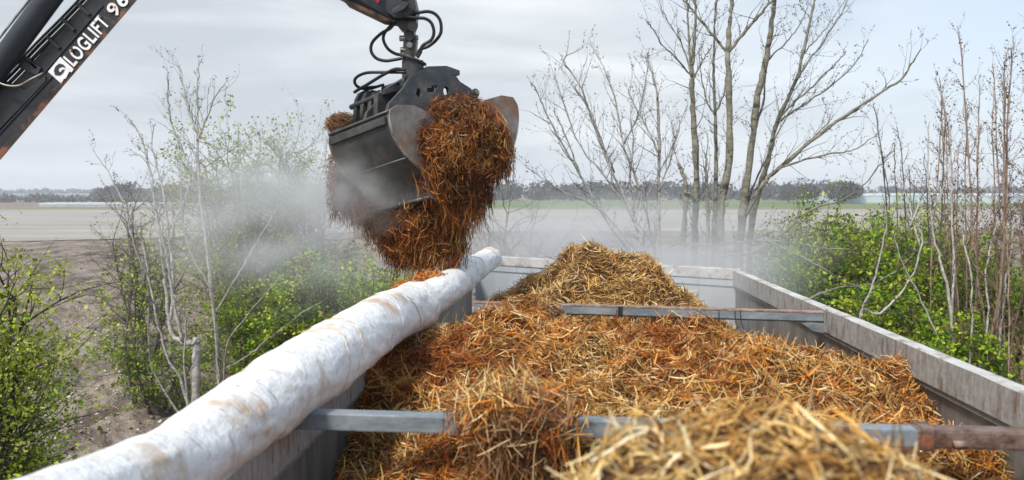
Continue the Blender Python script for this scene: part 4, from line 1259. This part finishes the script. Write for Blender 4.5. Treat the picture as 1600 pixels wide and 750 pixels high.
# ------------------------------------------------------------------ grab
grab = empty('clamshell_grab', (P(650, 100, 6)[0], 6.0, 3.9), 'worn dark clamshell grab hanging open above the left trailer wall', 'grab')
GO = P(655, 200, 6.0)
GA = np.array([.70, -.69, .17]); GA /= np.linalg.norm(GA)      # along the pins, towards us and right
GBv = np.array([GA[1] * -1, GA[0], 0]); GBv /= np.linalg.norm(GBv)   # opening direction: right and away
GC = np.cross(GA, GBv); 
if GC[2] < 0: GC = -GC
def PG(px, py, a):
    """point of the plane 'a' metres along the pins that shows at px,py"""
    r = ray(px, py); o = GO + GA * a
    t = np.dot(o - O0, GA) / np.dot(r, GA)
    return O0 + r * t
def loc(px, py, a):
    q = PG(px, py, a) - GO
    return (np.dot(q, GBv), np.dot(q, GC))
def gplate(name, outline, holes, a, th, m, parent, bev=.003):
    """outline drawn as seen, built as a real plate across the pins at 'a'; may be moved to other a with the same shape"""
    return plate(name, outline, holes, GO + GA * a, GBv, GC, th, m, parent, bev)
def circ(c, r, n=14, sx=1):
    return [(c[0] + r * sx * math.cos(i * 2 * math.pi / n), c[1] + r * math.sin(i * 2 * math.pi / n)) for i in range(n)]
AS = .30
near_prof_px = [(608, 174), (608, 190), (614, 212), (624, 230), (636, 246), (650, 258), (662, 270), (668, 290), (671, 308)]
near_prof = [loc(x, y, AS) for x, y in near_prof_px]
side_px = [(608, 172), (620, 165), (645, 166), (668, 177), (684, 194), (690, 225), (688, 262), (680, 312), (671, 308), (668, 290), (662, 270), (650, 257), (636, 246), (624, 230), (614, 212), (608, 190)]
side = [loc(x, y, AS) for x, y in side_px]
WID = .70
def shell(prof, side_o, inward, name='shell'):
    """curved trough between two side plates"""
    th = .016
    prof = spline(np.array(prof), 5)
    n = len(prof)
    V, F = [], []
    tgt = np.gradient(prof, axis=0); tgt /= np.linalg.norm(tgt, axis=1)[:, None]
    nrm = np.stack([-tgt[:, 1], tgt[:, 0]], -1) * inward
    for a in (AS - .01, AS - WID + .01):
        for off_ in (0, th):
            for i in range(n):
                q = prof[i] + nrm[i] * off_
                V.append(GO + GA * a + GBv * q[0] + GC * q[1])
    I = lambda e_, o_, i: (e_ * 2 + o_) * n + i
    for i in range(n - 1):
        F.append((I(0, 0, i), I(0, 0, i + 1), I(1, 0, i + 1), I(1, 0, i)))
        F.append((I(0, 1, i), I(1, 1, i), I(1, 1, i + 1), I(0, 1, i + 1)))
        F.append((I(0, 0, i), I(0, 1, i), I(0, 1, i + 1), I(0, 0, i + 1)))
        F.append((I(1, 0, i), I(1, 0, i + 1), I(1, 1, i + 1), I(1, 1, i)))
    for i in (0, n - 1):
        F.append((I(0, 0, i), I(1, 0, i), I(1, 1, i), I(0, 1, i)))
    me = mesh_py(name, V, F)
    bm = bmesh.new(); bm.from_mesh(me); bmesh.ops.recalc_face_normals(bm, faces=bm.faces); bm.to_mesh(me); bm.free()
    sh = link(name, me, M['grab'], grab)
    for a in (AS, AS - WID):
        hole = [circ(((side_o[3][0] * .6 + side_o[0][0] * .4), (side_o[3][1] * .7 + side_o[-4][1] * .3)), .007, 10)] if a == AS else []
        gplate('side_plate', side_o, hole, a, .022, M['plate'], sh)
    # scraped edge bead round the plate, lips along the shell
    def along(q, r_, nm, m, a0=AS, a1=AS - WID, o_=0):
        p0 = GO + GBv * q[0] + GC * q[1]
        V_, F_ = tube_geo([p0 + GA * a0, p0 + GA * a1], r_, 8)
        link(nm, mesh_py(nm, V_, F_), m, sh, True)
    along(prof[0] - nrm[0] * .004, .012, 'top_lip', M['grab'])
    along(prof[int(n * .5)] - nrm[int(n * .5)] * .006, .010, 'wear_bar', M['grab'])
    along(prof[-1], .013, 'cutting_lip', M['grab'])
    pe = [GO + GA * (AS + .008) + GBv * q[0] + GC * q[1] for q in prof[: int(n * .78)]]
    V_, F_ = tube_geo(np.array(pe), .008, 6)
    link('edge_bead', mesh_py('edge_bead', V_, F_), M['edge'], sh, True)
    return sh
s1 = shell(near_prof, side, 1 if True else -1)
far_prof_px = [(757, 158), (782, 150), (800, 154), (807, 168), (808, 192), (803, 222), (790, 252), (770, 280), (745, 300)]
far_prof = [loc(x, y, AS) for x, y in far_prof_px]
far_side = [loc(x, y, AS) for x, y in [(735, 178), (757, 157), (782, 150), (800, 153), (807, 166), (808, 192), (803, 222), (790, 252), (770, 280), (745, 300), (735, 240)]]
s2 = shell(far_prof[2:], far_side, -1)
# reinforcing bar along the near shell's upper edge
q = near_prof[1]
bar('stiffener', GO + GA * (AS - .02) + GBv * (q[0] - .012) + GC * (q[1] + .012), GO + GA * (AS - WID + .02) + GBv * (q[0] - .012) + GC * (q[1] + .012), .02, .05, M['grab'], s1, .004)
# head: two plates with cut-outs
hp = [(600, 205), (602, 182), (607, 162), (622, 146), (631, 136), (640, 121), (654, 113), (688, 112), (701, 119), (711, 121), (717, 129), (733, 139), (745, 155), (757, 172), (748, 184), (715, 178), (690, 196), (650, 205)]
cut1 = [(650, 138), (655, 140), (657, 150), (652, 154), (647, 148)]
cut2 = [(672, 134), (682, 133.5), (682, 139), (678, 139), (677, 145), (665, 146), (665, 138), (672, 138)]
cut3 = [(693, 134), (699, 138), (701, 148), (692, 150), (690, 142)]
for a in (.13, -.13):
    # same real plate twice; the outline is laid out once, on the front one
    o_ = [loc(x, y, .13) for x, y in hp]
    gplate('head_plate', o_, [[loc(x, y, .13) for x, y in c] for c in (cut1, cut2, cut3)], a, .024, M['grab'], grab, .004)
def gcyl(name, px, py, a0, a1, r, m, parent, sides=18):
    q = loc(px, py, .13)
    p0 = GO + GBv * q[0] + GC * q[1]
    return cyl(name, p0 + GA * a0, p0 + GA * a1, r, m, parent, sides, bev=.003)
for (x, y, r_) in ((738, 147, .032), (618, 176, .03)):
    gcyl('hinge_pin', x, y, -.2, .175, r_, M['grab'], grab)
    gcyl('pin_head', x, y, .175, .19, r_ * .6, M['edge'], grab)
gplate('head_top', [loc(x, y, .0) for x, y in ((634, 122), (650, 112), (680, 111), (700, 118), (700, 124), (640, 128))], [], 0, .26, M['grab'], grab)
# left arm: four curved ribs standing on the near shell
for k, (x, a) in enumerate(((554, -.36), (564.5, -.27), (576, -.18), (587, -.10))):
    o_ = [loc(xx, yy, a) for xx, yy in [(x, 196), (x + .5, 172), (x + 2, 156), (x + 7, 146), (x + 15, 142), (x + 26, 144), (x + 30, 150), (x + 22, 160), (x + 18, 176), (x + 20, 194)]]
    gplate('arm_rib', o_, [], a, .03, M['grab'], s1, .004)
cyl('arm_pin', PG(597, 147, -.04) + GA * .0, PG(597, 147, -.04) - GA * .38, .02, M['grab'], s1, 16)
cyl('arm_bolt', PG(596, 145, -.04), PG(596, 145, -.04) + GA * .05, .016, M['steel'], s1, 12)
prism('arm_cover', [PG(x, y, -.03) for x, y in ((590, 146), (603, 138), (628, 124), (640, 126), (632, 136), (612, 148), (606, 165), (600, 190), (590, 192))], M['grab'], s1, tuple(-GA * .05), .004)
cyl('arm_cylinder', PG(600, 141, -.2), PG(640, 128, -.2), .03, M['grab'], grab, 18)
prism('link_rod', [PG(x, y, .02) for x, y in ((600, 139), (632, 133), (632, 139), (602, 147))], M['grab'], grab, tuple(-GA * .04), .003)
# hinge lugs on the far shell
gplate('lug', [loc(x, y, .05) for x, y in ((700, 125), (708, 118), (714, 122), (722, 134), (735, 140), (750, 156), (762, 170), (750, 176), (735, 160))], [], .02, .03, M['grab'], s2, .003)
# rotator
rc = P(645, 108, 6.0)
cyl('rotator', rc + np.array([0, 0, -.10]), rc + np.array([0, 0, .06]), .078, M['grab'], grab, 32, bev=.006)
cyl('flange', P(644, 93, 6.0) + np.array([-.0, 0, -.008]), P(644, 93, 6.0) + np.array([.006, 0, .008]), .105, M['grab'], grab, 36, bev=.004)
cyl('rotator_neck', P(642, 93, 6), P(641, 80, 6), .03, M['edge'], grab, 16)
cyl('rotator_foot', rc + np.array([0, 0, -.13]), rc + np.array([0, 0, -.095]), .1, M['grab'], grab, 24)
for dx, dy_ in ((-.06, -.06), (.06, -.06), (0, -.085)):
    cyl('flange_bolt', rc + np.array([dx, dy_, -.09]), rc + np.array([dx, dy_, -.075]), .01, M['steel'], grab, 8)
# universal link
prism('link', [P(x, y, 5.95) for x, y in ((631, 50), (647, 50), (651, 62), (649, 82), (645, 88), (633, 88), (629, 80), (630, 62))], M['grab'], grab, (0, .1, 0), .008)
prism('link_side', [P(x, y, 5.91) for x, y in ((634, 46), (645, 44), (648, 58), (640, 66), (632, 60))], M['black'], grab, (0, .18, 0), .006)
for (x, y, r_) in ((629, 60, .021), (630.5, 78, .021), (649, 59, .018)):
    c = P(x, y, 5.97)
    cyl('link_bolt', c + np.array([-.022, 0, 0]), c + np.array([.022, 0, 0]), r_, M['steel'], grab, 12, bev=.004)
cyl('link_pin', P(640, 70, 5.89), P(640, 70, 6.1), .02, M['steel'], grab, 14)
# hoses
def hz(pts, r_, par, nm='hose', Yv=(5.88, 5.9)):
    n_ = len(pts)
    return tube(nm, [P(x, y, Yv[0] + (Yv[1] - Yv[0]) * i / (n_ - 1)) for i, (x, y) in enumerate(pts)], r_, M['hose'], par, 10)
hz([(632, 18), (650, 20), (668, 18), (680, 22), (688, 33), (689, 50), (682, 62), (670, 72), (656, 78), (652, 88)], .0115, grab, Yv=(5.86, 5.96))
hz([(630, 25), (650, 28), (664, 29), (674, 36), (678, 50), (674, 62), (662, 70), (658, 76), (657, 82), (652, 90)], .0115, grab, Yv=(5.84, 5.94))
hz([(617, 34), (610, 44), (596, 52), (582, 66), (580, 80), (588, 91), (602, 95), (618, 93), (634, 90)], .0115, grab, Yv=(5.92, 5.94))
hz([(615, 36), (602, 50), (599, 62), (606, 76), (618, 84), (630, 86)], .0115, grab, Yv=(5.96, 5.98))
hz([(632, 109), (618, 108), (604, 114), (590, 122), (574, 132), (560, 140), (554, 144)], .012, grab, Yv=(5.84, 6.1))
hz([(634, 113), (612, 113), (592, 113), (572, 114), (558, 120), (554, 128), (560, 136), (575, 139), (597, 133)], .011, grab, Yv=(5.9, 6.12))
hz([(566, 138), (578, 136), (590, 135), (600, 132)], .009, grab, Yv=(6.05, 6.1))

# ------------------------------------------------------------------ steam
def steam(name, label, c, r, dens, seed, nscale=1.6, lo=.38, hi=.72):
    bm = bmesh.new(); bmesh.ops.create_icosphere(bm, subdivisions=3, radius=1)
    me = bpy.data.meshes.new(name); bm.to_mesh(me); bm.free()
    o = bpy.data.objects.new(name, me); COL.objects.link(o)
    o.location = [float(v) for v in c]; o.scale = r
    m = bpy.data.materials.new('steam_' + str(seed)); m.use_nodes = True
    t = m.node_tree; t.nodes.clear()
    ou = t.nodes.new('ShaderNodeOutputMaterial'); pv = t.nodes.new('ShaderNodeVolumePrincipled')
    pv.inputs['Color'].default_value = (.93, .95, .97, 1)
    pv.inputs['Anisotropy'].default_value = 0.1
    t.links.new(pv.outputs[0], ou.inputs['Volume'])
    tcn = t.nodes.new('ShaderNodeTexCoord')
    ln = t.nodes.new('ShaderNodeVectorMath'); ln.operation = 'LENGTH'
    t.links.new(tcn.outputs['Object'], ln.inputs[0])
    fo = t.nodes.new('ShaderNodeMapRange'); fo.interpolation_type = 'SMOOTHSTEP'
    fo.inputs['From Min'].default_value = 1.0; fo.inputs['From Max'].default_value = .15
    t.links.new(ln.outputs['Value'], fo.inputs[0])
    mp_ = t.nodes.new('ShaderNodeMapping'); mp_.inputs['Location'].default_value = (seed * 1.7, seed * .3, 0)
    t.links.new(tcn.outputs['Object'], mp_.inputs[0])
    nz = t.nodes.new('ShaderNodeTexNoise'); nz.inputs['Scale'].default_value = nscale; nz.inputs['Detail'].default_value = 3
    nz.inputs['Distortion'].default_value = .6
    t.links.new(mp_.outputs[0], nz.inputs['Vector'])
    mr_ = t.nodes.new('ShaderNodeMapRange'); mr_.inputs['From Min'].default_value = lo; mr_.inputs['From Max'].default_value = hi
    t.links.new(nz.outputs['Fac'], mr_.inputs[0])
    mu = t.nodes.new('ShaderNodeMath'); mu.operation = 'MULTIPLY'
    t.links.new(fo.outputs[0], mu.inputs[0]); t.links.new(mr_.outputs[0], mu.inputs[1])
    mu2 = t.nodes.new('ShaderNodeMath'); mu2.operation = 'MULTIPLY'; mu2.inputs[1].default_value = dens
    t.links.new(mu.outputs[0], mu2.inputs[0]); t.links.new(mu2.outputs[0], pv.inputs['Density'])
    me.materials.append(m)
    tag(o, label, 'steam', kind='stuff')
    return o
steam('steam', 'white steam drifting left from the grab over the hedge', P(465, 330, 9.2), (2.1, 1.6, 1.35), 1.9, 3, 2.0, .42, .72)
steam('steam', 'steam rising behind the far end of the trailer', P(960, 395, 9.7), (3.0, 1.1, .85), 2.2, 5, lo=.34, hi=.66)
steam('steam', 'thin steam clinging to the left shell of the grab', P(556, 300, 5.75), (.50, .35, .38), 5.0, 7)

steam('steam', 'faint steam filling the empty far end of the trailer', P(1060, 452, 7.3), (1.5, .8, .5), .9, 9, lo=.2, hi=.6)

# ------------------------------------------------------------------ air
bm = bmesh.new(); bmesh.ops.create_cube(bm, size=1)
me = bpy.data.meshes.new('haze'); bm.to_mesh(me); bm.free()
hz_ = bpy.data.objects.new('haze', me); COL.objects.link(hz_)
hz_.scale = (14000, 14000, 50); hz_.location = (0, 0, 23.5)
hm_ = bpy.data.materials.new('haze_air'); hm_.use_nodes = True
t = hm_.node_tree; t.nodes.clear()
ou = t.nodes.new('ShaderNodeOutputMaterial'); pv = t.nodes.new('ShaderNodeVolumePrincipled')
pv.inputs['Color'].default_value = (.88, .93, 1, 1); pv.inputs['Density'].default_value = .0007
t.links.new(pv.outputs[0], ou.inputs['Volume'])
me.materials.append(hm_)
tag(hz_, kind='stuff')
